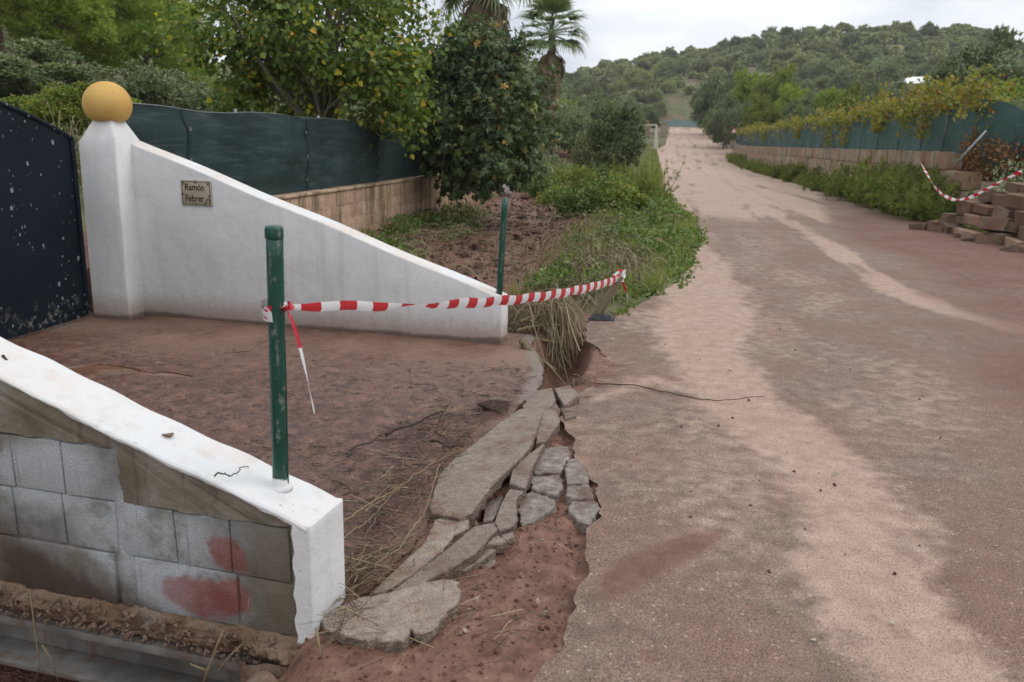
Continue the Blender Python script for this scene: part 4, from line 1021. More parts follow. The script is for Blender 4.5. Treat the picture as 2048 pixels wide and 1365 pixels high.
for r_ in range(6):
    y = 7.2+(.2 if r_ % 2 else 0)
    while y < 25.6:
        o = link('block', blk[rng.randint(5)], pink_mat); o.location = (-4.87+rng.uniform(-.006, .006), y+.205, -.48+r_*.214); o.rotation_euler = (0, 0, PI*rng.randint(2)); reparent(o, lw)
        y += .415
g = Geo(); box(g, -4.97, -4.80, 7.1, 25.8, -.7, .80); o = g.build('mortar_core', pink_mat); reparent(o, lw)
g = Geo(); box(g, -5.0, -4.765, 7.1, 25.85, .805, .845); o = g.build('coping', pink_mat); reparent(o, lw); bevel_obj(o, .01)
g = Geo(); box(g, -4.95, -4.45, 25.9, 26.15, -.5, .55); o = g.build('white_wall_stub', white_mat); tag(o, 'short white wall stub under the fig tree at the end of the block wall', 'wall'); bevel_obj(o, .02)

q = M('green_screen'); P = q.pos(); x_, y_, z_ = q.sep(P)
n1 = q.noise(P, 1.3, 5, .6); n2 = q.noise(q.mapv(P, (2, 2, 26)), 1.0, 4, .6); n3 = q.noise(P, 7, 4, .6)
wv = q.math('SINE', q.math('MULTIPLY', z_, 420.0)); 
c = q.ramp(n1, [(.3,(.015,.030,.032)),(.55,(.026,.046,.048)),(.75,(.050,.076,.078))])
c = q.mix(q.math('MULTIPLY', q.rng(n2, .5, .68), .5), c, (.085, .115, .115))
c = q.mix(q.math('MULTIPLY', q.rng(n3, .66, .78), .5), c, (.12, .13, .12))
b = q.bsdf(c, .7, q.bump(q.math('ADD', n2, q.math('MULTIPLY', wv, .15)), .35, .012), .25)
t_ = q.n('ShaderNodeBsdfTranslucent', {'Color': (.045, .078, .072, 1)}).outputs[0]
screen_mat = q.end(q.n('ShaderNodeMixShader', {0: .3, 1: b, 2: t_}).outputs[0])
steel_post = simple('galvanised_post', (.20, .21, .21), .5, .3, 8, .1, 60, .5, .5)
lf = empty('screen_fence', (-4.88, 16, .85), label='dark green privacy screen fence on top of the pinkish block wall', cat='fence')
fy = np.arange(7.0, 23.5, .07); fz = np.linspace(0, 1, 26); FY, FS = np.meshgrid(fy, fz, indexing='ij')
sag = .015*np.sin(FY*2.6)+.02*fbm(FY*.7, FY*0, 80)
bow = .07*np.sin((FY-7)/2.5*PI)**2*np.sin(FS*PI)+.035*fbm(FY*.9, FS*4, 81)+.022*fbm(FY*2.2, FS*11, 82)
FZ = .86+FS*(1.0+sag); FXc = -4.865+bow
g = Geo(); grid(g, FXc, FY, FZ); o = g.build('screen', screen_mat, smooth=True); reparent(o, lf)
for y in np.arange(8.35, 23.4, 3.1):
    k2 = int(round((y-7.0)/.07)); g = Geo(); V = np.concatenate([np.stack([FXc[k2]+.012, FY[k2]-.03, FZ[k2]], 1), np.stack([FXc[k2]+.012, FY[k2]+.03, FZ[k2]], 1)]); i_ = np.arange(25); g.add(V, [np.stack([i_, i_+26, i_+27, i_+1], 1)]); o = g.build('seam', screen_mat, smooth=True); reparent(o, lf)
    for z2 in (4, 12, 20):
        g = Geo(); box(g, FXc[k2, z2]+.013, FXc[k2, z2]+.02, y-.02, y+.02, FZ[k2, z2]-.02, FZ[k2, z2]+.02); o = g.build('eyelet_patch', steel_post); reparent(o, lf)
for y in np.arange(7.1, 23.5, 2.5):
    g = Geo(); tube(g, [(-4.92, y, .8), (-4.92, y, 1.9)], .02, 8); o = g.build('post', steel_post, smooth=True); reparent(o, lf)
g = Geo(); tube(g, np.stack([fy*0-4.875, fy, .86+1.0+sag[:, 0]], 1), .006, 5); o = g.build('top_wire', steel_post); reparent(o, lf)

# ================================================================== RIGHT BOUNDARY: DRY STONE WALL, SCREEN, FALLEN STONES
rw = empty('stone_wall', (6.85, 40, 0), label='long weathered sandstone block wall along the road under a green screen', cat='wall')
rng = np.random.RandomState(13)
def wallx(y): return float(np.interp(y, [14, 22, 50, 86], [6.85, 6.62, 6.5, 6.55]))
cour = [(0, .40), (.40, .38), (.78, .42), (1.20, .43)]
dm = [[dressed('stone', 300+10*c_+i_, (.34, L_, h-.015), 3, .022) for i_, L_ in enumerate((.6, .8, 1.0, 1.2))] for c_, (z0, h) in enumerate(cour)]
ends = [21.0, 20.3, 20.6, 21.9]; nst = 0
for c_, (z0, h) in enumerate(cour):
    y = ends[c_]
    while y < 83:
        i_ = rng.randint(4); L_ = (.6, .8, 1.0, 1.2)[i_]
        sc_y = 1+max(0, y-35)*.012
        o = link('stone', dm[c_][i_], sand_mat); o.scale = (1, sc_y, 1); L_ *= sc_y
        o.location = (wallx(y)+.17+rng.uniform(-.02, .02), y+L_/2, z0-.06+float(road_z(y))*.5); reparent(o, rw); y += L_+.012; nst += 1
g = Geo()
yy = np.linspace(21.9, 83.5, 120); XX = np.array([wallx(y) for y in yy])
V = np.concatenate([np.stack([XX+.06, yy, yy*0-.3], 1), np.stack([XX+.06, yy, 1.45+0*yy], 1), np.stack([XX+.5, yy, 1.5+0*yy], 1)]); k = len(yy); i = np.arange(k-1)
g.add(V, [np.concatenate([np.stack([i+1, i, i+k, i+k+1], 1), np.stack([i+k+1, i+k, i+2*k, i+2*k+1], 1)])]); o = g.build('wall_core', sand_mat); reparent(o, rw)

q = M('teal_screen'); P = q.pos(); n1 = q.noise(P, 1.1, 5, .6); n2 = q.noise(q.mapv(P, (3, 3, 14)), 1.0, 5, .6)
c = q.ramp(n1, [(.3,(.026,.055,.053)),(.7,(.048,.088,.085))]); c = q.mix(q.math('MULTIPLY', q.rng(n2, .48, .7), .55), c, (.085, .125, .12))
b = q.bsdf(c, .7, q.bump(n2, .5, .03), .25); t_ = q.n('ShaderNodeBsdfTranslucent', {'Color': (.09, .17, .15, 1)}).outputs[0]
teal_mat = q.end(q.n('ShaderNodeMixShader', {0: .3, 1: b, 2: t_}).outputs[0])
rf_ = empty('screen_fence', (6.8, 40, 1.55), label='teal mesh screen fence with thin grey posts on the sandstone block wall', cat='fence')
fy = np.concatenate([np.arange(21.0, 40, .12), np.arange(40, 83, .3)]); fz = np.linspace(0, 1, 18); FY, FS = np.meshgrid(fy, fz, indexing='ij')
FXc = np.interp(FY, [14, 22, 50, 86], [6.95, 6.78, 6.66, 6.7])+.09*fbm(FY*.8, FS*2.5, 84)+.06*fbm(FY*2.6, FS*4, 85)
topz = np.interp(FY, [21, 22.5, 25, 50, 83], [2.45, 2.72, 2.78, 2.72, 2.6])+.05*fbm(FY*.5, FY*0, 86)
FZ = 1.5+(topz-1.5)*FS+road_z(FY)*.5
g = Geo(); grid(g, FXc, FY, FZ); o = g.build('screen', teal_mat, smooth=True); reparent(o, rf_)
for k_, y in enumerate(np.concatenate([[22.6, 24.4], np.arange(26.6, 83, 2.4)])):
    x0 = float(np.interp(y, [14, 22, 50, 86], [6.95, 6.78, 6.66, 6.7]))-.10; tp = 2.75+rng.uniform(-.1, .15); ln = rng.uniform(-.12, .12)
    g = Geo(); tube(g, [(x0, y, 1.45), (x0+.02, y+ln, tp)], .019, 7); o = g.build('post', steel_post, smooth=True); reparent(o, rf_)
# torn loose length of screen, sagging to the right, with a toppled post
torn = empty('torn_screen', (8.4, 19.5, 1.6), label='torn length of teal screen sagging off its leaning post above the fallen stones', cat='fence')
tl = np.linspace(0, 1, 60); fz = np.linspace(0, 1, 16); TL, FS = np.meshgrid(tl, fz, indexing='ij')
def lerp(a, b, t): return a+(b-a)*t
tx = np.interp(TL, [0, .25, .5, 1], [6.85, 7.35, 7.9, 9.6]); ty = np.interp(TL, [0, .25, .5, 1], [21.0, 20.4, 20.2, 20.3])
tpz = np.interp(TL, [0, .2, .4, .45, .7, 1], [2.72, 2.62, 2.35, 2.25, 2.62, 2.45]); lwz = np.interp(TL, [0, .12, .3, .5, 1], [1.5, 1.2, 1.42, 1.55, 2.05])
zz = lerp(lwz, tpz, FS); wv_ = .10*fbm(TL*6, FS*3, 87)+.05*np.sin(TL*40+FS*9)*(1-FS*.5)
g = Geo(); grid(g, tx+wv_*.3, ty-wv_, zz+.02*fbm(TL*14, FS*6, 88)); o = g.build('screen', teal_mat, smooth=True); reparent(o, torn)
pA, pB = ony(1908, 332, 19.8), ony(1972, 262, 20.0)
g = Geo(); tube(g, [pA, pB], .024, 8); o = g.build('leaning_post', steel_post, smooth=True); reparent(o, torn)

# remains of the wall's foot and the fallen blocks
def crag(seed, dims):
    r_ = np.random.RandomState(seed); bm = bmesh.new()
    for a in (-1, 1):
        for b in (-1, 1):
            for c_ in (-1, 1):
                for _ in range(2): bm.verts.new((a*dims[0]/2*r_.uniform(.78, 1), b*dims[1]/2*r_.uniform(.78, 1), c_*dims[2]/2*r_.uniform(.78, 1)))
    bmesh.ops.convex_hull(bm, input=bm.verts); bmesh.ops.delete(bm, geom=[v for v in bm.verts if not v.link_faces], context='VERTS')
    bmesh.ops.bevel(bm, geom=list(bm.edges), offset=.022, segments=1, affect='EDGES', clamp_overlap=True)
    me = bpy.data.meshes.new('stone_block'); bm.to_mesh(me); bm.free()
    return me
fall_me = [crag(400+i_, d_) for i_, d_ in enumerate([(.72,.45,.30),(.60,.42,.34),(.85,.42,.26),(.5,.42,.28),(.66,.5,.24),(.42,.36,.30),(.55,.4,.22),(.34,.3,.24)])]
rubble_red = stone_mat('red_sandstone', [(.25,(.10,.068,.048)),(.5,(.21,.145,.105)),(.75,(.36,.29,.225))], 5, (.19, .10, .068), 1.0)
rng = np.random.RandomState(17)
FALL = [(1905,412,19.6,0),(1880,432,19.4,5),(1925,432,18.9,3),(1955,428,18.6,0),(1985,410,18.9,2),(2030,425,17.9,1),(2000,445,17.8,6),(2050,450,17.3,0),(2085,425,16.9,1),(2080,458,16.7,4),(2035,398,18.7,2),
        (2090,385,17.7,0),(1968,446,18.0,5),(2107,358,18.2,2),(1898,440,19.0,7),(2120,478,15.9,1),(1945,410,19.3,5),(2020,464,17.1,7),(2057,478,16.7,5),(2095,486,16.1,6),(2000,392,19.3,5),(2065,405,18.0,6),(1925,448,18.4,7),(1985,468,17.2,7),(2065,374,18.4,3),(2010,424,18.3,5),(1940,456,18.1,7),(1860,424,19.9,7)]
def put_stone(x, y, z, mi, rz, tl_, sx_, sz_):
    o = link('stone_block', fall_me[mi], rubble_red if rng.rand() < .75 else sand_mat); o.location = (x, y, z); o.rotation_euler = (rng.normal()*tl_, rng.normal()*tl_, rz); o.scale = (sx_, .95, sz_)
    return tag(o, 'reddish sandstone block in the collapsed stack of stones beside the road', 'stone', 'fallen stones of the collapsed wall')
S0, S1 = np.array(at(1885, 19.5)), np.array(at(2150, 15.9)); sd_ = S1-S0; sl_ = float(np.linalg.norm(sd_)); sd_ /= sl_; sn_ = np.array([-sd_[1], sd_[0]]); sn_ = sn_ if sn_[0] > 0 else -sn_
for k_ in range(5):
    t_ = [0., .1, .45, .9, 1.4][k_]+rng.rand()*.2
    while t_ < sl_:
        mi = rng.randint(8); L_ = (.72,.60,.85,.5,.66,.42,.55,.34)[mi]*.95; p_ = S0+sd_*(t_+L_/2)+sn_*(.16*k_+rng.normal()*.06)
        put_stone(p_[0], p_[1], float(hgt(*(S0+sd_*t_)))+.10+k_*.215+rng.normal()*.02, mi, math.atan2(sd_[1], sd_[0])+rng.normal()*.16, .09, .95, .78); t_ += L_*rng.uniform(.92, 1.12)
for px_, py_, d_, mi in FALL[::3]:
    x, y = at(px_, d_-.5); put_stone(x, y, float(hgt(x, y))+.05, (3, 5, 7)[mi % 3], rng.rand()*3, .2, .8, .6)
g = Geo(); me = pebble_me[1]; TV = np.array([v.co[:] for v in me.vertices]); TF = [tuple(p_.vertices) for p_ in me.polygons]; N_ = 1300
x2 = rng.uniform(6.05, 9.2, N_); y2 = rng.uniform(14.5, 21, N_); leaves(g, np.stack([x2, y2, hgt(x2, y2)+.02], 1), rdir(rng, N_), rdir(rng, N_), .03+.12*rng.rand(N_)**3, TV, TF)
tag(g.build('stone_chips', rubble_red), 'small stone chips and earth spilled round the fallen blocks', 'rubble', kind='stuff')
stub = empty('stone_wall', (6.8, 20, 0), label='remaining low courses of grey stone behind the fallen blocks', cat='wall')
rng = np.random.RandomState(14)
SA, SB = np.array([6.42, 21.0]), np.array([7.75, 18.2]); SDv = SB-SA; SLn = float(np.linalg.norm(SDv)); SDv = SDv/SLn; SNv = np.array([-SDv[1], SDv[0]]); srz = math.atan2(SDv[1], SDv[0])
for r_ in range(5):
    t0_ = .15*r_+rng.uniform(0, .2)
    while t0_ < SLn-.25*r_:
        L_ = rng.uniform(.34, .62); o = link('stone', dressed('stone', rng.randint(9999), (L_-.02, .34, .185), 3, .016), sand_mat if rng.rand() < .6 else rubble_red)
        p_ = SA+SDv*(t0_+L_/2)+SNv*(.10*r_+rng.uniform(-.02, .02)); o.location = (p_[0], p_[1], -.02+r_*.195); o.rotation_euler = (0, 0, srz+rng.normal()*.04); reparent(o, stub); t0_ += L_
# tape over the fallen stones
A2 = onx(1838, 318, 6.58); B2x, B2y = at(2052, 17.6); B2 = Vector((B2x, B2y, zat(2052, 346, 17.6)))
tape2 = empty('barrier_tape', A2, label='sagging red and white barrier tape across the fallen stones of the collapsed wall', cat='tape')
WP = [(1838,318),(1850,332),(1862,350),(1880,375),(1900,392),(1925,402),(1955,397),(1985,380),(2015,362),(2052,343)]
wq = []
for k_, (a, b) in enumerate(WP):
    d_ = 20.6-3.9*(k_/9)**.7; x, y = at(a, d_); wq.append((x, y, zat(a, b, d_)))
wq = np.array(wq); wq[0] = A2; tl = np.linspace(0, 1, 90); P = np.stack([np.interp(tl, np.linspace(0, 1, 10), wq[:, i_]) for i_ in range(3)], 1)
for _ in range(6): P[1:-1] = .25*P[:-2]+.5*P[1:-1]+.25*P[2:]
g = Geo(); ribbon(g, P, .055+.012*np.sin(tl*40), .3+1.0*np.sin(tl*9), 0, .4, 5, .6); o = g.build('strip', tape_mat, smooth=True, att='s'); reparent(o, tape2)

# ================================================================== VEGETATION
LEAF_OVAL = ([(0,0,0),(.27,.33,.07),(.21,.72,.05),(0,1,0),(-.21,.72,.05),(-.27,.33,.07)], [(0,1,2,3),(0,3,4,5)])
LEAF_HEART = ([(0,0,0),(.26,-.08,.06),(.42,.28,.10),(.26,.68,.05),(0,1,-.06),(-.26,.68,.05),(-.42,.28,.10),(-.26,-.08,.06)], [(0,1,2,3,4),(0,4,5,6,7)])
LEAF_FIG = ([(0,.42,-.03),(0,0,-.06),(.2,.0,.03),(.40,.10,-.04),(.24,.36,.08),(.50,.60,-.12),(.20,.64,.06),(0,1.0,-.22),(-.20,.64,.06),(-.50,.60,-.06),(-.24,.36,.08),(-.40,.10,.02),(-.2,0,.03)],
            [(0, i_, i_+1) for i_ in range(1, 12)]+[(0, 12, 1)])
def _tuft(n, seed, spread, w):
    r_ = np.random.RandomState(seed); V = []; F = []
    for i_ in range(n):
        a = r_.rand()*6.28; s = spread*(.25+.75*r_.rand()); d = np.array([math.cos(a)*s, 1-.35*s, math.sin(a)*s]); d /= np.linalg.norm(d); d *= r_.uniform(.7, 1.0)
        p = np.cross(d, r_.normal(size=3)); p /= np.linalg.norm(p); V += [p*w*.5, -p*w*.5, d]; F.append((3*i_, 3*i_+1, 3*i_+2))
    return V, F
TUFT = _tuft(9, 1, 1.1, .10)
SPRIG = _tuft(6, 2, 1.5, .34)
SPRIG_LO = _tuft(3, 3, 1.6, .85)
def crown(g, rng, ctr, rad, nclump, cr, nleaf, size, T, shell=.45, up=.45, droop=.3, noise=.3, flat=1.0, seed=0, lowcut=-1.0):
    """leaves in clumps through an uneven ellipsoid; returns the clump centres"""
    d = rdir(rng, nclump*2); d = d[d[:, 2] > lowcut][:nclump]; m_ = len(d)
    r = shell+(1-shell)*rng.rand(m_)**.6
    bul = 1+noise*(fbm(d[:, 0]*2.1+seed, d[:, 1]*2.1+d[:, 2]*1.7, seed+3, 3))*1.6
    C = np.array(ctr)+d*np.array(rad)*(r*bul)[:, None]
    per = max(1, nleaf//m_); idx = np.repeat(np.arange(m_), per); N = len(idx)
    o_ = rdir(rng, N)*(rng.rand(N)**.5)[:, None]*cr*(.6+.8*rng.rand(m_))[idx][:, None]; o_[:, 2] *= flat
    L_ = C[idx]+o_
    outw = (L_-np.array(ctr))/np.array(rad); outw /= np.linalg.norm(outw, axis=1, keepdims=True)+1e-9
    nrm = outw*.6+rdir(rng, N)*.7+np.array([0, 0, up])
    ax = outw*.5+rdir(rng, N)*.8-np.array([0, 0, droop])
    if isinstance(size, tuple): size = rng.uniform(size[0], size[1], N)
    leaves(g, L_, ax, nrm, size, T[0], T[1])
    return C
def limbs(g, rng, base, fork, ends, r0, n=6):
    base = np.array(base, float); fork = np.array(fork, float)
    t = np.linspace(0, 1, 6)[:, None]; P = base+(fork-base)*t+np.sin(t*PI)*rng.normal(size=3)*.05*np.linalg.norm(fork-base)
    tube(g, P, np.linspace(r0*1.15, r0*.75, 6), 8)
    for e_ in ends:
        k_ = rng.uniform(.45, 1.0); s = base+(fork-base)*k_; e_ = np.array(e_)
        t = np.linspace(0, 1, 7)[:, None]; L_ = np.linalg.norm(e_-s)
        P = s+(e_-s)*t+np.sin(t*PI)*(rng.normal(size=3)*.10+np.array([0, 0, .08]))*L_
        tube(g, P, np.linspace(r0*.45, r0*.06, 7)*rng.uniform(.6, 1), n)
bark_mat = simple('bark', (.12, .095, .07), .9, .35, 10, .6, 40, .2, 0, .2, .02)
bark_grey = simple('bark_grey', (.20, .17, .135), .9, .35, 8, .6, 40, .2, 0, .2, .02)
pine_mat = leaf_mat('pine_needles', [(0,(0.169,0.2561,0.0491)),(0.5,(0.319,0.4266,0.0799)),(1,(0.5069,0.5632,0.1228))], .55, .25, .25, .18)
mul_mat = leaf_mat('mulberry_leaf', [(0,(0.0709,0.1266,0.027)),(0.45,(0.135,0.2109,0.0439)),(0.88,(0.2279,0.2785,0.0591)),(0.93,(0.4388,0.3881,0.0675)),(0.97,(0.6,0.5569,0.0506)),(1,(0.6,0.3375,0.0506))], .5, .35, .35, .05)
fig_mat = leaf_mat('fig_leaf', [(0,(0.0462,0.08,0.032)),(0.5,(0.0882,0.1321,0.0521)),(0.93,(0.1471,0.1841,0.072)),(0.985,(0.2731,0.2801,0.08)),(1,(0.5462,0.3001,0.08))], .45, .2, .45, .05)
olive_mat = leaf_mat('olive_leaf', [(0,(0.126,0.1729,0.0858)),(0.5,(0.2142,0.2593,0.1388)),(1,(0.3277,0.3601,0.2142))], .6, .2, .3, .22)
scrub_mat = leaf_mat('scrub_leaf', [(0,(0.1352,0.175,0.0861)),(0.5,(0.2479,0.2845,0.1363)),(1,(0.4281,0.4196,0.1975))], .65, .15, .2, .35)
dark_mat = leaf_mat('dark_shrub_leaf', [(0,(0.0488,0.0825,0.0375)),(0.5,(0.0938,0.135,0.0562)),(1,(0.1688,0.2063,0.09))], .55, .2, .3, .1)
weed_mat = leaf_mat('weed_leaf', [(0,(0.1203,0.1822,0.0331)),(0.5,(0.1903,0.2484,0.053)),(0.9,(0.2805,0.2981,0.0828)),(1,(0.4409,0.2981,0.1159))], .55, .35, .3, .12)
cover_mat = leaf_mat('ground_cover_leaf', [(0,(0.0656,0.1148,0.027)),(0.5,(0.1239,0.189,0.0432)),(0.85,(0.1895,0.2497,0.0675)),(1,(0.3208,0.27,0.1215))], .5, .3, .3, .0)
vine_mat = leaf_mat('vine_leaf', [(0,(.14,.17,.03)),(.5,(.25,.25,.05)),(.82,(.38,.31,.07)),(.95,(.34,.20,.06)),(1,(.24,.09,.04))], .55, .4, .3, .0)
dry_mat = leaf_mat('dry_leaf', [(0,(.12,.06,.03)),(.5,(.22,.11,.05)),(1,(.33,.19,.09))], .8, .2, .1, .1)
straw_mat = leaf_mat('straw', [(0,(.085,.065,.035)),(.35,(.17,.13,.07)),(.7,(.28,.22,.13)),(1,(.42,.36,.25))], .75, .1, .2, .0)
mudstraw_mat = leaf_mat('muddy_straw', [(0,(.05,.033,.022)),(.5,(.12,.085,.05)),(.85,(.22,.165,.10)),(1,(.36,.29,.19))], .8, .05, .2, .0)
twig_mat = simple('dark_twig', (.055, .036, .026), .85, .4, 20, .3)

def tree_obj(name, loc, rz, s, crown_me, crown_mat, trunk_me, trunk_mat, label, cat, group=None):
    e_ = empty(name, loc, rz, label, cat, group); e_.scale = (s, s, s) if not isinstance(s, tuple) else s
    link('crown', crown_me, crown_mat, e_)
    if trunk_me: link('trunk', trunk_me, trunk_mat, e_)
    return e_
# ---- pines on the left slope
pines = []
for v_ in range(4):
    rng = np.random.RandomState(500+v_); g = Geo(); C = crown(g, rng, (0, 0, 4.7), (2.3, 2.3, 2.5), 100, .62, 5200, (.26, .42), TUFT, .55, .7, -.55, .42, .7, seed=v_*7)
    cm = g.mesh('crown'); g = Geo(); limbs(g, rng, (0, 0, -.4), (.2, .1, 4.6), C[rng.choice(len(C), 16)], .15); pines.append((cm, g.mesh('trunk')))
rng = np.random.RandomState(77); cnt = 0
for d_ in (27, 32, 37.5, 44, 51, 59, 68, 78, 90, 104):
    for px_ in np.arange(-120, 455, 5.0/d_*1707*.9):
        p_ = px_+rng.uniform(-25, 25)
        if p_ > 405-(d_ < 45)*90 or (d_ < 32 and p_ > 130): continue
        x, y = at(p_, d_+rng.uniform(-2, 2)); cm, tm = pines[rng.randint(4)]
        tree_obj('pine_tree', (x, y, float(hgt(x, y))), rng.uniform(0, 6.3), rng.uniform(.75, 1.12)*(1.0 if d_ > 35 else .68), cm, pine_mat, tm, bark_mat,
                 'bright green pine on the wooded slope beyond the navy gate', 'pine', 'pines on the slope beyond the gate'); cnt += 1
# ---- olive-type crowns used around
olives = []
for v_ in range(4):
    rng = np.random.RandomState(520+v_); g = Geo(); C = crown(g, rng, (0, 0, 2.5), (2.1, 2.1, 1.75), 80, .62, 4600, (.20, .36), SPRIG, .5, .5, .1, .35, .8, seed=v_*5)
    cm = g.mesh('crown'); g = Geo(); limbs(g, rng, (0, 0, -.3), (.15, 0, 1.6), C[rng.choice(len(C), 12)], .14); olives.append((cm, g.mesh('trunk')))
def olive(px_, d_, s, label, mat=olive_mat, v_=0, group=None, top=None, name='olive_tree', cat='tree'):
    x, y = at(px_, d_); z = float(hgt(x, y))
    if top is not None:
        h_ = zat(px_, top, d_)-z; s = (s, s, max(.3, h_/4.75))
    return tree_obj(name, (x, y, z), px_*.37, s, olives[v_][0], mat, olives[v_][1], bark_grey, label, cat, group)
olive(318, 27, .72, 'grey green olive tree behind the screen beside the yellow ball pillar', v_=0, top=128)
olive(55, 24, .75, 'grey olive bush with dull leaves seen above the navy gate', v_=1, top=115)
olive(205, 21, .48, 'small bright pine bush right behind the white pillar', pine_mat, 2, top=192, cat='bush', name='bush')
olive(120, 17.5, .40, 'low vivid green bush behind the gate beside the white pillar', weed_mat, 3, top=205, cat='bush', name='bush')
olive(395, 30, .62, 'small olive tree between the pines and the yellow leaved tree', v_=3, top=150)
# dry bush above the gate
rng = np.random.RandomState(31); g = Geo(); x, y = at(60, 13.5)
for k_ in range(420):
    b = np.array([rng.normal()*.8, rng.normal()*.5, rng.rand()*.45]); d = rdir(rng, 1)[0]*np.array([.5, .5, .4])+np.array([0, 0, .5]); t = np.linspace(0, 1, 4)[:, None]
    tube(g, b+d*t*rng.uniform(.5, 1.1)+np.sin(t*3)*.05*rng.normal(size=3), .006, 3, cap=False)
e_ = empty('dry_bush', (x, y, .75), label='leafless grey brown dry bush behind the navy gate', cat='bush'); g.build('stems', straw_mat, e_)['kind'] = 'stuff'
g = Geo(); crown(g, rng, (0, 0, .55), (1.2, .8, .4), 50, .3, 1000, (.04, .08), LEAF_OVAL, .2); g.build('foliage', olive_mat, e_)

# ---- yellowing mulberry behind the dark screen
rng = np.random.RandomState(41); x, y = at(640, 15.8); e_ = empty('mulberry_tree', (x, y, .6), label='large leafy tree with yellowing leaves and bare top twigs behind the dark green screen', cat='tree')
g = Geo(); C = crown(g, rng, (-.1, 0, 3.05), (2.35, 1.9, 1.75), 200, .40, 15000, (.055, .11), LEAF_HEART, .3, .5, .4, .32, .9, seed=3)
C2 = crown(g, rng, (-1.0, .2, 2.1), (1.25, 1.1, 1.0), 60, .36, 3400, (.065, .12), LEAF_HEART, .3, .5, .4, .3, seed=6)
C3 = crown(g, rng, (1.3, -.5, 1.9), (1.0, .9, .9), 50, .34, 2900, (.065, .12), LEAF_HEART, .3, .5, .4, .3, seed=8)
g.build('crown', mul_mat, e_)
g = Geo(); CC = np.concatenate([C, C2, C3]); limbs(g, rng, (0, 0, -.3), (.1, .1, 1.7), CC[rng.choice(len(CC), 60)], .13)
for k_ in range(46):
    b = np.array([rng.uniform(-.6, 2.5), rng.uniform(-1, 1), 3.3+rng.rand()*1.0]); t = np.linspace(0, 1, 5)[:, None]
    tube(g, b+np.array([rng.normal()*.35, rng.normal()*.3, rng.uniform(.6, 1.3)])*t+np.sin(t*4)*.06*rng.normal(size=3), np.linspace(.009, .003, 5), 4)
g.build('trunk', bark_grey, e_)
# ---- dark fig overhanging the stream
rng = np.random.RandomState(42); x, y = at(952, 17.6); e_ = empty('fig_tree', (x-1.0, y+.4, .4), label='dense dark green fig tree with large lobed leaves overhanging the stream', cat='fig tree')
off = np.array([1.0, -.4, 0])
g = Geo(); C = crown(g, rng, off+np.array([0, 0, 1.75]), (1.38, 1.3, 1.5), 170, .36, 6600, (.085, .18), LEAF_FIG, .62, .55, .55, .25, seed=2)
C2 = crown(g, rng, off+np.array([-.5, .4, 2.5]), (1.0, .9, .62), 60, .34, 1900, (.07, .15), LEAF_FIG, .4, .5, .5, .3, seed=5)
C3 = crown(g, rng, off+np.array([.25, -.3, .85]), (.85, .8, .62), 50, .3, 1600, (.09, .18), LEAF_FIG, .5, .5, .6, .3, seed=9)
g.build('crown', fig_mat, e_)
g = Geo(); CC = np.concatenate([C, C2, C3]); limbs(g, rng, (-.6, .4, -.3), (.2, 0, 1.3), CC[rng.choice(len(CC), 40)], .10)
for k_ in range(22):
    b = off+np.array([rng.uniform(-1.4, .3), rng.uniform(-.6, .6), 2.7+rng.rand()*.5]); t = np.linspace(0, 1, 5)[:, None]
    tube(g, b+np.array([rng.normal()*.3, rng.normal()*.3, rng.uniform(.5, 1.0)])*t+np.sin(t*4)*.06*rng.normal(size=3), np.linspace(.010, .004, 5), 4)
g.build('trunk', bark_grey, e_)
# creeper hanging over the screen beside the fig
rng = np.random.RandomState(43); p = onx(850, 300, -4.75); e_ = empty('creeper', (p.x, p.y, .9), label='hanging creeper with rust coloured dead leaves over the dark green screen', cat='creeper')
g = Geo(); crown(g, rng, (.05, 0, .45), (.10, .22, .42), 30, .1, 420, (.06, .10), LEAF_HEART, .2, .1, .9); g.build('dead_leaves', dry_mat, e_)
g = Geo(); crown(g, rng, (.06, .1, .55), (.12, .5, .50), 26, .12, 300, (.06, .10), LEAF_HEART, .2, .1, .9); g.build('green_leaves', mul_mat, e_)
g = Geo()
for k_ in range(9):
    yy_ = rng.normal()*.25; t = np.linspace(0, 1, 8)[:, None]; tube(g, np.array([.03, yy_, 1.0])+np.array([0, rng.normal()*.15, -rng.uniform(.5, 1.0)])*t+np.sin(t*6)*np.array([0, .04, 0]), .005, 4)
g.build('stems', bark_mat, e_)['kind'] = 'stuff'

# ---- fan palms
def frond_mesh(name, blades, plen, fan, droop, spread, fold, seed):
    r_ = np.random.RandomState(seed); g = Geo()
    t = np.linspace(0, 1, 5); tube(g, np.stack([0*t, plen*t, .12*plen*np.sin(t*2)*(1 if droop < .6 else .2)], 1), np.linspace(.022, .012, 5), 4)
    b0 = np.array([0, plen, .12*plen*math.sin(2)*(1 if droop < .6 else .2)])
    for k_ in range(blades):
        a = (k_/(blades-1)*2-1)*spread; L_ = fan*(1-.18*abs(k_/(blades-1)*2-1))*r_.uniform(.9, 1.05)
        d = np.array([math.sin(a), math.cos(a), fold*abs(math.sin(a))+r_.normal()*.03]); d /= np.linalg.norm(d); sd = np.cross(d, [0, 0, 1.]); sd /= np.linalg.norm(sd)
        s = np.linspace(0, 1, 5); w = np.array([.012, .040, .034, .020, .002])*fan
        P = b0+d*(L_*s)[:, None]; P[:, 2] -= droop*L_*np.clip(s-.45, 0, 1)**1.6*2.2*r_.uniform(.7, 1.2)
        P -= d*(np.clip(s-.5, 0, 1)**2*droop*L_*.5)[:, None]
        V = np.concatenate([P-sd*w[:, None], P+sd*w[:, None]]); i_ = np.arange(4); g.add(V, [np.stack([i_, i_+1, i_+6, i_+5], 1)])
    return g.mesh(name)
fr_me = [frond_mesh('frond', 24, .75, .80, .35+.12*i_, 1.45, .25, 60+i_) for i_ in range(3)]
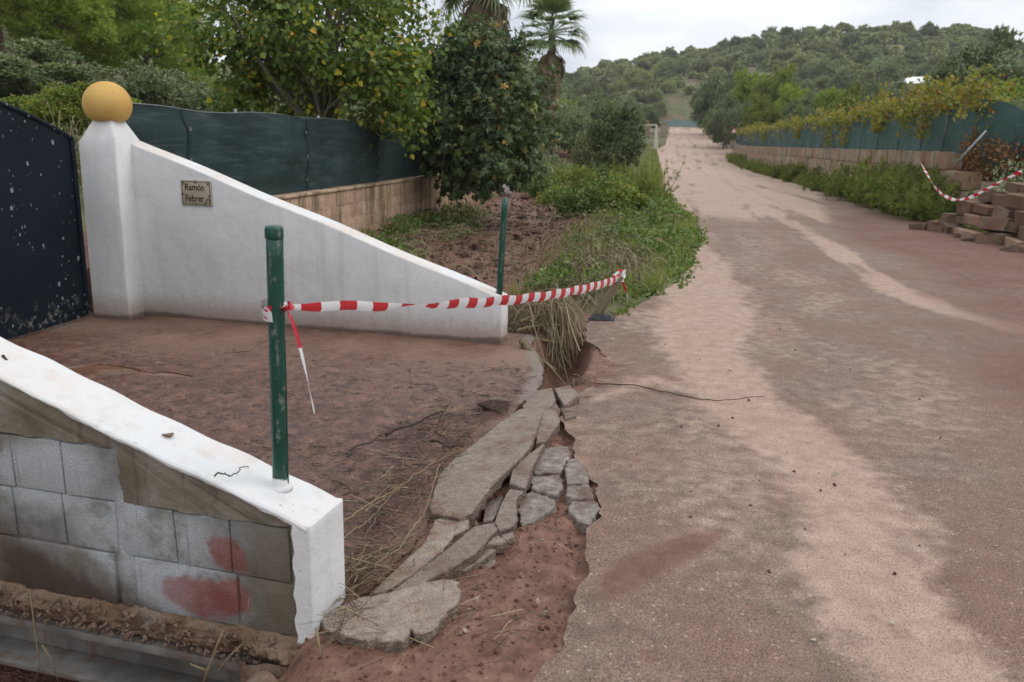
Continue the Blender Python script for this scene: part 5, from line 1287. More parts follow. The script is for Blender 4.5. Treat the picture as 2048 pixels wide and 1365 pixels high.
dead_me = [frond_mesh('dead_frond', 14, .55, .75, .9, .75, .5, 70+i_) for i_ in range(2)]
palm_mat = leaf_mat('palm_frond', [(0,(0.099,0.153,0.063)),(0.6,(0.171,0.243,0.099)),(1,(0.288,0.342,0.153))], .5, .25, .35, .15)
deadp_mat = leaf_mat('dead_palm_frond', [(0,(.13,.095,.06)),(.5,(.24,.18,.12)),(1,(.36,.29,.21))], .85, .15, .1, .15)
q = M('palm_trunk'); P = q.obj(); vz = q.vor(q.mapv(P, (7, 7, 4)), 1.6); n1 = q.noise(P, 9, 4)
palmt_mat = q.end(q.bsdf(q.ramp(vz, [(.15,(.34,.28,.23)),(.45,(.20,.145,.105)),(.75,(.08,.055,.04))]), .9, q.bump(vz, 1.0, .06), .1))
def palm(px_, d_, top, tr, label, s, ndead, skirt, seed):
    x, y = at(px_, d_); z = float(hgt(x, y)); H_ = zat(px_, top, d_)-z; r_ = np.random.RandomState(seed)
    e_ = empty('palm_tree', (x, y, z), 0, label, 'palm'); g = Geo(); zz_ = np.linspace(-.3, H_, 30)
    tube(g, np.stack([.08*np.sin(zz_*.5), 0*zz_, zz_], 1), tr*(1+.25*np.exp(-zz_/.6)+.05*np.sin(zz_*14)), 14); g.build('trunk', palmt_mat, e_, smooth=True)
    for k_ in range(34):
        f_ = link('frond', fr_me[k_ % 3], palm_mat, e_); el = np.interp(k_, [0, 33], [1.35, -.55])+r_.normal()*.12
        f_.location = (.08*math.sin(H_*.5), 0, H_-.05+.25*(1-k_/33)); f_.rotation_euler = (el, 0, k_*2.399+r_.normal()*.15); f_.scale = (s,)*3
    for k_ in range(ndead):
        f_ = link('dead_frond', dead_me[k_ % 2], deadp_mat, e_); t_ = k_/ndead
        f_.location = (.08*math.sin(H_*.5), 0, H_-.15-skirt*t_); f_.rotation_euler = (-.98-.36*r_.rand()-.12*t_, 0, k_*2.399+r_.normal()*.2); f_.scale = (s*(1.0-.25*t_),)*3
    return e_
palm(1098, 40, 70, .16, 'slender fan palm with green crown above a skirt of dead fronds', 1.28, 110, 2.2, 1)
palm(968, 27, -60, .26, 'tall thick fan palm rising behind the fig with brown hanging dead fronds', 1.45, 190, 2.9, 2)

# ---- shrubs between stream and road
def shrub(name, px_, d_, rad, label, mat, T, nleaf, size, seed, cat='bush', group=None, zc=None, up=.4, droop=.1, low=0.0, shell=.45, stems=True, clump=.3, noise=.25, flat=1):
    rng = np.random.RandomState(seed); x, y = at(px_, d_); e_ = empty(name, (x, y, float(hgt(x, y))), 0, label, cat, group)
    g = Geo(); c_ = (0, 0, rad[2]*.85 if zc is None else zc); C = crown(g, rng, c_, rad, max(24, nleaf//70), clump, nleaf, size, T, shell, up, droop, noise, flat, seed)
    g.build('foliage', mat, e_)
    if stems:
        g = Geo(); limbs(g, rng, (0, 0, -.2), (0, 0, rad[2]*.5), C[rng.choice(len(C), 10)], .03+.01*rad[2]); g.build('stems', bark_mat, e_)
    return e_
shrub('round_shrub', 1232, 41, (1.22, 1.22, 1.5), 'large rounded dark shrub standing by the left road edge', dark_mat, LEAF_OVAL, 9000, (.09, .15), 1, zc=1.65, clump=.28, noise=.16, shell=.6)
shrub('upright_shrub', 1172, 44, (.62, .62, 1.0), 'narrow blue green shrub beside the large rounded dark shrub', scrub_mat, LEAF_OVAL, 3000, (.09, .16), 2, zc=1.1)
def broom(px_, d_, h_, n_, label, seed, sp=.45, group=None, mat=None, name='broom_bush', cat='bush'):
    rng = np.random.RandomState(seed); x, y = at(px_, d_); e_ = empty(name, (x, y, float(hgt(x, y))-.02), 0, label, cat, group); g = Geo()
    for k_ in range(n_):
        d = np.array([rng.normal()*sp, rng.normal()*sp, 1.]); L_ = h_*rng.uniform(.45, 1.05); b = np.array([rng.normal()*.28*h_, rng.normal()*.2*h_, 0]); t = np.linspace(0, 1, 5)[:, None]
        P = b+d/np.linalg.norm(d)*L_*t; P[:, 2] -= (.2*L_*np.hypot(d[0], d[1])*t[:, 0]**2); tube(g, P, np.linspace(.005, .002, 5)*(1+d_/25), 3, cap=False)
        N_ = 14; tt2 = rng.uniform(.15, 1, N_); C_ = b+d/np.linalg.norm(d)*L_*tt2[:, None]; C_[:, 2] -= .2*L_*np.hypot(d[0], d[1])*tt2**2
        leaves(g, C_, rdir(rng, N_)*.5+d/np.linalg.norm(d), rdir(rng, N_), .10*rng.uniform(.6, 1.2, N_)*h_, *TUFT)
    g.build('stems', mat or weed_mat, e_); return e_
broom(1285, 24, 1.25, 90, 'feathery bright green broom bush leaning over the road edge', 5)
broom(1262, 33, 1.0, 50, 'smaller feathery green bush behind the broom at the road edge', 6)
for i_, (px_, d_, r_) in enumerate([(1178,25,.65),(1215,22,.5),(1140,29,.7),(1205,31,.6),(1250,20,.55),(1165,20,.5),(1105,33,.7),(1090,27,.5),(1110,24,.35)]):
    shrub('bramble_bush', px_, d_, (r_, r_, r_*.75), 'low tangled green bramble bush on the bank between stream and road', cover_mat if i_ % 2 else weed_mat, LEAF_OVAL, 2600, (.06, .11), 10+i_, group='bramble bushes on the stream bank', zc=r_*.5, clump=.22, stems=False)
for i_, (px_, d_, s, top, m_) in enumerate([(1130,58,.75,205,olive_mat),(1175,66,.9,210,olive_mat),(1098,70,.9,195,scrub_mat),(1215,84,.8,200,olive_mat),(1150,92,1.0,190,scrub_mat),(1255,100,.8,205,olive_mat),(1060,60,.8,190,scrub_mat),(1015,55,.9,150,scrub_mat),(1290,118,.8,212,scrub_mat),(1200,110,1.0,185,scrub_mat)]):
    olive(px_, d_, s, 'rounded olive tree in the valley left of the road beyond the palms', olive_mat, i_ % 4, 'olive trees in the valley', top)
for i_, (px_, d_, r_) in enumerate([(1085,36,.8),(1120,38,.5),(1078,44,.9),(1100,50,.8),(1060,30,.7)]):
    shrub('stream_shrub', px_, d_, (r_, r_, r_*.8), 'soft green shrub at the foot of the slender palm by the stream', olive_mat, LEAF_OVAL, 2200, (.08, .14), 60+i_, group='shrubs around the palm foot', stems=False)
# right of the road: tall olives, shrubs, the big dark tree
for i_, (px_, d_, s, top, m_) in enumerate([(1425,118,1.25,150,scrub_mat),(1468,112,1.15,140,olive_mat),(1500,100,1.1,135,olive_mat),(1545,92,1.0,128,olive_mat),(1405,140,1.1,165,scrub_mat),(1445,96,.8,195,scrub_mat),(1585,84,.85,165,olive_mat),(1520,80,.75,190,pine_mat),(1480,88,.7,205,scrub_mat),(1600,70,.6,190,weed_mat),(1640,75,.7,172,olive_mat),(1700,66,.6,165,scrub_mat),(1745,60,.65,165,olive_mat),(1790,64,.7,172,scrub_mat)]):
    olive(px_, d_, s, 'rounded olive tree behind the teal screen on the right of the road', m_, i_ % 4, 'olive trees right of the road', top)
olive(1958, 46, 1.02, 'big dark round tree rising behind the torn teal screen', dark_mat, 1, top=78)
olive(2070, 38, .8, 'dark tree at the field edge behind the fallen stones', scrub_mat, 2, top=140)
olive(1880, 58, .7, 'smaller dark tree beside the big dark round tree', scrub_mat, 3, top=150)
for i_, (px_, py_, d_, r_) in enumerate([(2000,330,22,.7),(2040,300,24,.9),(1960,320,24,.6),(2080,340,20,.8),(1990,280,30,.9)]):
    shrub('tangled_bush', px_, d_, (r_, r_, r_*.8), 'tangled brown and green bush on the bank behind the fallen stones', olive_mat if i_ % 2 else dry_mat, LEAF_OVAL, 2200, (.06, .11), 80+i_, group='bushes behind the fallen stones')
# weeds at the foot of the stone wall
rng = np.random.RandomState(90)
weedp = []
for v_ in range(5):
    r_ = np.random.RandomState(600+v_); g = Geo()
    for k_ in range(34):
        d = np.array([r_.normal()*.42, r_.normal()*.42, 1.]); d /= np.linalg.norm(d); L_ = r_.uniform(.4, 1.05); b = np.array([r_.normal()*.2, r_.normal()*.2, 0]); t = np.linspace(0, 1, 4)[:, None]
        tube(g, b+d*L_*t, np.linspace(.006, .003, 4), 3, cap=False); N_ = 16; t2 = r_.uniform(.2, 1, N_)
        leaves(g, b+d*L_*t2[:, None], rdir(r_, N_)+d*.6, rdir(r_, N_), .18*r_.uniform(.5, 1.2, N_), *TUFT)
    weedp.append(g.mesh('fennel_weed'))
for k_ in range(50):
    y = 21.2+(k_/49)**1.5*56+1.1*math.sin(k_*1.9); x = wallx(y)-.25-rng.rand()*.45; s = rng.uniform(.95, 1.5) if y < 29 else rng.uniform(.5, 1.0)
    o = link('fennel_weed', weedp[rng.randint(5)], weed_mat); o.location = (x, y, float(hgt(x, y))-.03); o.rotation_euler = (0, 0, rng.uniform(0, 6)); o.scale = (s*1.1, s*1.1, s)
    tag(o, 'feathery green weed growing at the foot of the sandstone wall', 'weed', 'weeds along the sandstone wall')
# grapevine along the screen top
rng = np.random.RandomState(91); e_ = empty('grapevine', (6.7, 40, 1.5), label='yellowing grapevine trailing along the top of the teal screen', cat='vine')
g = Geo(); gs = Geo()
for k_ in range(150):
    y = 20.6+rng.rand()**1.4*58; b = np.array([6.70+rng.normal()*.12, y, 2.68+rng.normal()*.10+float(road_z(y))*.5+(.25*rng.rand() if y < 34 else 0)]); N_ = rng.randint(34, 80)
    ln = rng.uniform(.3, .9); dv = np.array([rng.normal()*.25, rng.normal(), rng.normal()*.35]); dv /= np.linalg.norm(dv); t2 = rng.uniform(-1, 1, N_)
    C_ = b+dv*ln*t2[:, None]+rng.normal(size=(N_, 3))*np.array([.12, .16, .10]); leaves(g, C_, rdir(rng, N_)-np.array([0, 0, .5]), rdir(rng, N_)+np.array([-.4, -.3, .5]), rng.uniform(.06, .12, N_), *LEAF_HEART)
    t = np.linspace(-1, 1, 6)[:, None]; tube(gs, b+dv*ln*t+np.sin(t*3)*.05, .006, 4, cap=False)
for (yy_, dz) in ((24.2, .8), (29, .6), (34, 1.0), (37, 1.1), (45, .7), (60, .8)):
    N_ = 200; t2 = rng.rand(N_); C_ = np.stack([6.6+rng.normal(size=N_)*.08, yy_+rng.normal(size=N_)*.35, 2.7-dz*t2], 1); leaves(g, C_, rdir(rng, N_)-np.array([0, 0, .7]), rdir(rng, N_)+np.array([-.6, -.3, .3]), rng.uniform(.06, .11, N_), *LEAF_HEART)
for k_ in range(26):
    y = rng.uniform(21, 27); b = np.array([6.9+rng.rand(), y, 2.7]); d = np.array([rng.normal()*.3, rng.normal()*.4, rng.uniform(.25, .6)]); N_ = 12; t2 = rng.rand(N_)
    t = np.linspace(0, 1, 5)[:, None]; tube(gs, b+d*t, .004, 3, cap=False); leaves(g, b+d*t2[:, None]+rng.normal(size=(N_, 3))*.03, rdir(rng, N_), rdir(rng, N_)+np.array([0, -.5, .5]), rng.uniform(.07, .12, N_), *LEAF_HEART)
o = g.build('foliage', vine_mat); reparent(o, e_); o = gs.build('stems', bark_mat); o['kind'] = 'stuff'; reparent(o, e_)

# ---- scrub on the far hill
scr = []
for v_ in range(5):
    rng = np.random.RandomState(540+v_); g = Geo(); crown(g, rng, (0, 0, 1.55), (2.1, 2.1, 1.6), 46, .75, 1100, (.35, .62), SPRIG, .62, .6, 0, .35, .8, seed=v_*11, lowcut=-.45); scr.append(g)
scr_me = [g.mesh('scrub_tree') for g in scr]
lo = []
for v_ in range(4):
    rng = np.random.RandomState(560+v_); g = Geo(); crown(g, rng, (0, 0, 1.5), (2.1, 2.1, 1.6), 26, .75, 130, (.75, 1.2), SPRIG_LO, .7, .7, 0, .35, .8, seed=v_*13, lowcut=-.3)
    lo.append((np.concatenate(g.v), np.concatenate(g.f[3])))
rng = np.random.RandomState(99); cand = []
a0, a1 = math.atan2(*[*at(330, 1)]), math.atan2(*[*at(2120, 1)])
for d_ in np.arange(96, 345, 4.3):
    step = 4.6/d_
    for az in np.arange(a0, a1, step):
        d2 = d_+rng.uniform(-2.2, 2.2); a2 = az+rng.uniform(-.5, .5)*step; x, y = math.sin(a2)*d2, math.cos(a2)*d2
        if -4 < x < 14 and y < 164: continue
        if -14 < x and y < 150 and x < 0 and d2 < 120: continue
        clr = float(fbm(np.array(x/22), np.array(y/22), 15))
        if rng.rand() < .14+.86*float(sm(.02, .30, clr)): continue
        s = rng.uniform(.35, 1.0)**1.0*(1.35 if rng.rand() < .25 else 1.0)*(1.0-.25*float(sm(.0, .3, clr))); cand.append((s/d2, x, y, s))
X_ = np.array([c_[1] for c_ in cand]); Y_ = np.array([c_[2] for c_ in cand]); Zs = hgt(X_, Y_)
azs = np.arctan2(X_, Y_); a_r = math.atan2(*[*at(1080, 1)]); order = sorted(range(len(cand)), key=lambda k_: -(cand[k_][0]*(1 if a_r < azs[k_] < a1-.02 else .3)))
g = Geo(); massid = []
for n_, k_ in enumerate(order):
    _, x, y, s = cand[k_]; z = float(Zs[k_])-.2*s
    if n_ < 285:
        o = link('scrub_tree', scr_me[rng.randint(5)], (scrub_mat, scrub_mat, scrub_mat, olive_mat, dark_mat)[rng.randint(5)]); o.location = (x, y, z); o.rotation_euler = (0, 0, rng.uniform(0, 6.3)); o.scale = (s, s, s*rng.uniform(.8, 1.1))
        tag(o, 'rounded evergreen scrub tree on the far hillside', 'tree', 'scrub trees on the far hill')
    else:
        V, Fq = lo[rng.randint(4)]; r_ = rng.uniform(0, 6.3); c_, s_ = math.cos(r_), math.sin(r_); sz = s*rng.uniform(.8, 1.15)
        g.add(np.stack([x+s*(V[:, 0]*c_-V[:, 1]*s_), y+s*(V[:, 0]*s_+V[:, 1]*c_), z+sz*V[:, 2]], 1), [Fq])
tag(g.build('hillside_scrub', scrub_mat), 'dense mass of evergreen scrub covering the far hill', 'scrub', kind='stuff')

# ================================================================== GROUND COVER, DEBRIS, SMALL THINGS
rng = np.random.RandomState(201)
def strand(g, P, r, n=3): tube(g, P, r, n, cap=False)
# leafy ground cover on the bank between stream and road
N_ = 52000; x = rng.uniform(-1.9, 1.1, N_); y = 8.0+rng.rand(N_)**1.7*20
dens = fbm(x*1.6, y*.9, 210)*.5+.5; edge = road_l(y)+.22*fbm(y*1.4, y*0, 211)-x
k_ = (edge > -.12) & (rng.rand(N_) < sm(-1.6, -.4, x-np.where(y > 14, .25, 0))*.9+.1) & (x > -1.4-.25*fbm(y*.8, y*0, 212)+np.where(y > 16, -.3, 0)) & (rng.rand(N_) < sm(.34, .62, dens)) & ~((y < 9.4+.4*x) & (x > -.6) & (y < 9.2) & (rng.rand(N_) < .8)) & ~((y < 8.6) & (x < -.5))
x, y, dens, edge = x[k_], y[k_], dens[k_], edge[k_]; N_ = len(x)
hh = (.05+.24*sm(.35, .8, dens))*sm(-.15, .5, edge)*rng.rand(N_)**.7+.01
g = Geo(); leaves(g, np.stack([x, y, hgt(x, y)+hh], 1), rdir(rng, N_), rdir(rng, N_)*.6+np.array([0, 0, 1.]), rng.uniform(.035, .075, N_)*(1+.02*y), *LEAF_OVAL)
# patch at the foot of the block wall
N_ = 9000; x = rng.uniform(-4.75, -3.3, N_); y = rng.uniform(7.2, 13.5, N_); k_ = (rng.rand(N_) < sm(.35, .6, fbm(x*1.5, y*.8, 213)*.5+.5)*sm(-3.3, -4.3, x)); x, y = x[k_], y[k_]; N_ = len(x)
leaves(g, np.stack([x, y, hgt(x, y)+rng.rand(N_)*.22*sm(-3.4, -4.4, x)], 1), rdir(rng, N_), rdir(rng, N_)*.6+np.array([0, 0, 1.]), rng.uniform(.04, .08, N_), *LEAF_OVAL)
N_ = 16000; x = rng.uniform(-4.75, -3.2, N_); y = rng.uniform(11, 20, N_); k_ = (rng.rand(N_) < sm(.38, .6, fbm(x*1.2, y*.6, 214)*.5+.5)*sm(-3.3, -4.1, x)); x, y = x[k_], y[k_]; N_ = len(x)
leaves(g, np.stack([x, y, hgt(x, y)+rng.rand(N_)*.28*sm(-3.3, -4.3, x)], 1), rdir(rng, N_), rdir(rng, N_)*.6+np.array([0, 0, 1.]), rng.uniform(.05, .10, N_), *LEAF_OVAL)
tag(g.build('ground_cover', cover_mat), 'low green leafy ground cover on the bank beside the road', 'ground cover', kind='stuff')
# grass tufts on verges
g = Geo(); N_ = 5200; y = 9+rng.rand(N_)**1.3*90; side = rng.rand(N_) < .55
x = np.where(side, road_l(y)-.1-rng.rand(N_)**1.5*4.5, road_r(y)-.1+rng.rand(N_)*.5); k_ = ~(side & (y < 30) & (x < -1.6)); x, y = x[k_], y[k_]; N_ = len(x)
leaves(g, np.stack([x, y, hgt(x, y)-.02], 1), rdir(rng, N_)*.25+np.array([0, 0, 1.]), rdir(rng, N_), rng.uniform(.12, .32, N_)*(1+.008*y), *_tuft(7, 9, .7, .06))
tag(g.build('verge_grass', weed_mat), 'tufts of grass along both road verges', 'grass', kind='stuff')
# flattened reeds and straw swept over the bank into the gap
g = Geo()
def flow(n, bx, by, bz, dvec, ln, jit, r, curl=.12, hug=.03):
    for _ in range(n):
        b = np.array([bx+rng.normal()*jit[0], by+rng.normal()*jit[1], 0])
        if math.hypot(b[0]-stake_b.x, b[1]-stake_b.y-.25) < .45 and by < 12 and b[0] > -.95: continue
        L_ = ln*rng.uniform(.5, 1.2); d = np.array(dvec)+rng.normal(size=3)*np.array([.45, .4, .12]); d /= np.linalg.norm(d)
        t = np.linspace(0, 1, 7)[:, None]; P = b+d*L_*t+np.sin(t*rng.uniform(2, 5)+rng.rand()*3)*curl*L_*rng.normal(size=3)*np.array([1, 1, .4])
        P[:, 2] = np.maximum(hgt(P[:, 0], P[:, 1]), np.array(bz)+0*P[:, 0])+hug*rng.rand()+np.abs(jit[2]*rng.normal())*np.sin(t[:, 0]*PI)+d[2]*L_*t[:, 0]*.5
        if by < 9 and bx > -2 and P[:, 1].min() < 6.9: continue
        if by < 30 and np.any(P[:, 0] > road_l(P[:, 1])-.03): continue
        strand(g, P, np.linspace(r, r*.6, 7)*rng.uniform(.6, 1.4))
flow(520, -.75, 11.0, -9, (.25, -1, 0), .7, (.38, .85, .14), .0036)
flow(620, -.95, 8.6, -9, (.1, -1, -.1), .75, (.25, .5, .08), .0036)
flow(900, -.92, 7.75, -.35, (.1, -1, -.35), .6, (.17, .3, .08), .0032, .12, .22)
flow(150, -.88, 7.05, -.5, (.25, -.8, -.5), .42, (.13, .28, .08), .003, .15, .2)
flow(0, -.78, 6.5, -.8, (.1, -.5, -.2), .35, (.10, .25, .10), .003, .2, .2)
flow(260, -4.3, 9.5, -9, (.5, .6, .2), .6, (.35, 1.3, .10), .006, .2)
flow(520, -1.1, 14.5, -9, (.4, -1, 0), .7, (.55, 2.6, .12), .0045)
flow(260, -.3, 12.5, -9, (.4, -1, 0), .6, (.5, 2.6, .10), .004)
flow(420, -4.2, 15, -9, (.5, .6, .2), .6, (.35, 2.6, .10), .006, .2)
flow(420, -2.4, 12, -9, (.3, -1, 0), .7, (.7, 2.6, .08), .0045)
flow(200, -2.2, 22, -9, (.4, -1, 0), 1.0, (.6, 2.6, .12), .009)
tag(g.build('straw_debris', straw_mat), 'flattened dry reeds and straw swept over the bank and into the gap', 'straw', kind='stuff')
# hanging bundle in front of the gap
g = Geo()
for _ in range(34):
    b = np.array([-.86+rng.normal()*.05, 7.5+rng.normal()*.15, .16+rng.normal()*.05]); t = np.linspace(0, 1, 8)[:, None]
    e_ = np.array([-.66+rng.normal()*.09, 6.95+rng.normal()*.15, -.12+rng.normal()*.1]); P = b+(e_-b)*t; P[:, 2] += .22*np.sin(t[:, 0]*PI)*rng.uniform(.3, 1); P[:, 0] += np.sin(t[:, 0]*6)*.03*rng.normal()
    strand(g, P, .0045*rng.uniform(.6, 1.4))
tag(g.build('reed_bundle', straw_mat), 'bundle of dry reeds hanging down into the gap by the white parapet end', 'reeds', kind='stuff')
# thicker canes
for i_, (a, b) in enumerate([((-1.12,6.95,.04),(-.82,7.3,.0)),((-1.12,6.9,-.04),(-.78,7.05,-.08)),((-1.1,7.05,.10),(-.85,7.6,.06)),((-1.12,6.95,-.12),(-.8,6.85,-.25)),((-1.08,7.1,.0),(-.78,7.25,.04)),((-1.05,6.9,-.15),(-.75,6.7,-.22))]):
    g = Geo(); t = np.linspace(0, 1, 9)[:, None]; a, b = np.array(a), np.array(b); P = a+(b-a)*t; P[:, 2] += .03*np.sin(t[:, 0]*PI); tube(g, P, .011+.0025*(np.arange(9) % 2 == 0), 7)
    tag(g.build('dead_cane', straw_mat, smooth=True), 'dead yellow cane lodged behind the white parapet end', 'cane', 'dead canes by the parapet end')
g = Geo(); pa, pb2 = gp(1043, 682, .05), gp(1088, 735, -.1); t = np.linspace(0, 1, 8)[:, None]; P = np.array(pa)+(np.array(pb2)-np.array(pa))*t; tube(g, P, np.array([.025, .034, .036, .034, .032, .03, .024, .012]), 9)
tag(g.build('driftwood_log', wood_mat, smooth=True), 'short weathered log jammed between the parapet end and the broken deck', 'log')

# dark fibrous scraps trodden into the mud
rng = np.random.RandomState(202); g = Geo(); n_ = 2600
for _ in range(n_):
    y = rng.uniform(2.75, 5.9); xr_ = float(np.interp(y, DECK_R[:, 0], DECK_R[:, 1])); x = xr_-.08-abs(rng.normal())*1.2*(1 if rng.rand() < .8 else .15)
    if x < -4 or (y > 5 and rng.rand() < .7): continue
    a = rng.normal()*.9+.6; L_ = .02+.10*rng.rand()**2.5; t = np.linspace(-.5, .5, 4)[:, None]; z = .016*rng.rand()
    P = np.array([x, y, z])+np.array([math.cos(a), math.sin(a), rng.normal()*.08])*L_*t+np.sin(t*5)*np.array([rng.normal(), rng.normal(), 0])*.08*L_; strand(g, P, .0012+.0016*rng.rand())
tag(g.build('mud_litter', twig_mat), 'dark plant scraps trodden into the wet mud', 'litter', kind='stuff')
g = Geo()
for cx_, cy_, n_, sp in ((640+600-600, 0, 0, 0),):
    pass
for (px_, py_, n_, sx_, sy_, ln) in ((715,1150,150,.06,.12,.22),(770,1010,60,.10,.16,.14),(800,960,50,.15,.15,.14),(900,860,40,.2,.2,.16),(860,1100,30,.08,.15,.25),(700,1240,60,.03,.05,.16),(1155,762,70,.05,.035,.10),(990,1220,30,.12,.10,.22),(860,1280,24,.15,.08,.25)):
    p = gp(px_, py_)
    for _ in range(n_):
        a = rng.normal()*.7+1.0; L_ = ln*rng.uniform(.4, 1.3); t = np.linspace(-.5, .5, 5)[:, None]; b = np.array([p.x+rng.normal()*sx_, p.y+rng.normal()*sy_, 0]); zb = max(float(hgt(b[0], b[1])), .0 if b[0] < float(np.interp(b[1], DECK_R[:, 0], DECK_R[:, 1])) else -9)
        b[2] = zb+.012+.03*rng.rand(); P = b+np.array([math.cos(a), math.sin(a), rng.normal()*.18])*L_*t+np.sin(t*4)*rng.normal(size=3)*.08*L_; strand(g, P, .0008+.0011*rng.rand())
tag(g.build('loose_straw', mudstraw_mat), 'loose straw scattered along the broken concrete edge', 'straw', kind='stuff')
# individual branches on the mud and road
def twig(name, pts, r, mat, label, z=.012, cat='twig', group=None):
    P = np.array([[*gp(a, b, z).xy, z] for a, b in pts]); t = np.linspace(0, 1, 24); s_ = np.linspace(0, 1, len(P))
    Q = np.stack([np.interp(t, s_, P[:, i_]) for i_ in range(3)], 1); Q[1:-1] = .25*Q[:-2]+.5*Q[1:-1]+.25*Q[2:]
    Q[:, 2] += .008*np.sin(t*9)+.006; Q += np.random.RandomState(len(pts)+int(pts[0][0])).normal(size=Q.shape)*.0025
    g = Geo(); tube(g, Q, np.linspace(r, r*.45, 24), 6); return tag(g.build(name, mat, smooth=True), label, cat, group)
twig('branch', [(772,872),(810,856),(850,838),(886,826)], .010, twig_mat, 'dark crooked branch lying across the mud', .03)
twig('branch', [(860,884),(895,893),(925,898)], .008, twig_mat, 'short dark stick on the mud beyond the crooked branch', .03)
twig('branch', [(700,905),(740,884),(772,872)], .005, twig_mat, 'thin twig continuing from the crooked branch', .03)
twig('vine_stem', [(1190,770),(1280,776),(1380,795),(1450,805),(1528,796)], .0045, twig_mat, 'long thin vine stem stretched across the asphalt', .004)
twig('reed', [(682,1052),(760,1000),(840,945),(918,905)], .0035, straw_mat, 'long pale reed lying from the white wall end across the mud', .05, 'reed')
twig('reed', [(680,1090),(740,1040),(800,980)], .003, straw_mat, 'shorter pale reed beside the long reed on the mud', .05, 'reed')
twig('reed', [(880,930),(862,985),(846,1040)], .003, straw_mat, 'pale reed hanging over the largest concrete slab', .07, 'reed')
twig('reed', [(846,1035),(800,1095),(750,1140)], .0035, straw_mat, 'pale reed lying along the muddy concrete plate', .05, 'reed')
twig('branch', [(430,955),(462,952),(497,938)], .0030, twig_mat, 'thin dark twig lying on the white top of the block parapet', .50)
o = link('mud_clod', hull_mesh('mud_clod', 95, (.06, .05, .018), 14, .3, 0), mortar_mat); o.location = Vector(NW(.58, .12, ntop(.58)+.008)); tag(o, 'smear of dried mud on the white top of the block parapet', 'mud')
g = Geo(); tube(g, [NW(1.23, .10, ntop(1.23)+.004), NW(1.26, .115, ntop(1.26)+.006)], .006, 6); tag(g.build('dark_scrap', twig_mat), 'small dark scrap on the white slope of the block parapet', 'scrap')

# clods and stones on the asphalt
clod_me = [hull_mesh('stone', 800+i_, (1, .8, .6), 12, .4, .05) for i_ in range(5)]
rng = np.random.RandomState(203)
clod_mat = stone_mat('road_clod', [(.3,(.07,.035,.026)),(.5,(.13,.065,.046)),(.75,(.22,.15,.115))], 20, (.17, .075, .05), .4)
chip_mat = stone_mat('pale_chip', [(.3,(.36,.29,.23)),(.7,(.50,.43,.35))], 20, None, .4)
for (px_, py_, s) in [(1380,1038,.030),(1382,985,.02),(1362,856,.022),(1465,838,.022),(1497,802,.022),(1438,854,.03),(1588,945,.022),(1640,982,.022),(1668,972,.026),(1670,950,.034),(1576,1066,.018),(1500,1012,.024),(1538,1146,.03),(1838,1092,.018),(1790,1150,.026),(1627,1283,.026),(1785,1250,.03),(1880,878,.022),(1460,742,.03),(1720,862,.02),(1560,660,.022),(1590,702,.026),(1665,690,.03),(1440,785,.018),(1700,740,.02),(1930,700,.018),(1990,1095,.02),(1345,620,.02),(1395,575,.02),(1330,690,.018),(1400,720,.018),(1565,850,.018),(1250,740,.02),(1300,980,.016),(1610,1060,.02),(1690,1110,.018),(1960,930,.018),(1840,800,.02),(1770,980,.016),(1420,930,.016)]:
    pale_ = rng.rand() < .12; o = link('road_stone', clod_me[rng.randint(5)], chip_mat if pale_ else clod_mat); s *= .9+.45*math.hypot(*gp(px_, py_).xy)/6
    p = gp(px_, py_); o.location = (p.x, p.y, s*.18); o.scale = (s, s*rng.uniform(.7, 1.2), s); o.rotation_euler = (0, 0, rng.uniform(0, 6.3))
    tag(o, ('pale chip of stone' if pale_ else 'small dark clod of red earth')+' lying loose on the muddy asphalt', 'stone', 'pale chips on the asphalt' if pale_ else 'clods on the asphalt')
g = Geo(); me = pebble_me[0]; TV = np.array([v.co[:] for v in me.vertices]); TF = [tuple(p_.vertices) for p_ in me.polygons]
N_ = 1500; y = 2.0+rng.rand(N_)**1.6*14; x = road_l(y)+.02+rng.rand(N_)**1.3*5.5; leaves(g, np.stack([x, y, road_z(y)+.003], 1), rdir(rng, N_), rdir(rng, N_)*.4+np.array([0, 0, 1.]), rng.uniform(.004, .011, N_)*(1+.06*y), TV, TF)
tag(g.build('road_grit', clod_mat), 'fine dark grit scattered over the asphalt', 'grit', kind='stuff')
g = Geo(); N_ = 5200; x = rng.uniform(-1.25, -.2, N_); y = rng.uniform(1.5, 5.2, N_); k_ = (x < road_l(y)-.02); x, y = x[k_], y[k_]; N_ = len(x)
leaves(g, np.stack([x, y, hgt(x, y)+.002], 1), rdir(rng, N_), rdir(rng, N_)*.4+np.array([0, 0, 1.]), .006+.034*rng.rand(N_)**4, TV, TF)
tag(g.build('soil_rubble', clod_mat), 'crumbs of red earth and stone in the eroded strip', 'rubble', kind='stuff')
rubble_me = [hull_mesh('rubble_stone', 830+i_, (1, .8, .7), 14, .5, .05) for i_ in range(4)]
for i_ in range(46):
    px_, py_ = (rng.uniform(640, 900), rng.uniform(1290, 1365)) if i_ < 22 else (rng.uniform(900, 1090), rng.uniform(1040, 1330))
    zz_ = -.12 if i_ >= 22 else -.2; p = gp(px_, py_, zz_)
    if p.x > float(road_l(p.y))-.06: continue
    s = rng.uniform(.02, .055); o = link('rubble_stone', rubble_me[rng.randint(4)], mortar_mat if rng.rand() < .6 else chip_mat); o.location = (p.x, p.y, float(hgt(p.x, p.y))+s*.15); o.scale = (s, s, s*.8); o.rotation_euler = (rng.rand(), rng.rand(), rng.rand()*6)
    tag(o, 'small rubble stone embedded in the eroded red soil strip', 'stone', 'rubble stones in the eroded strip')
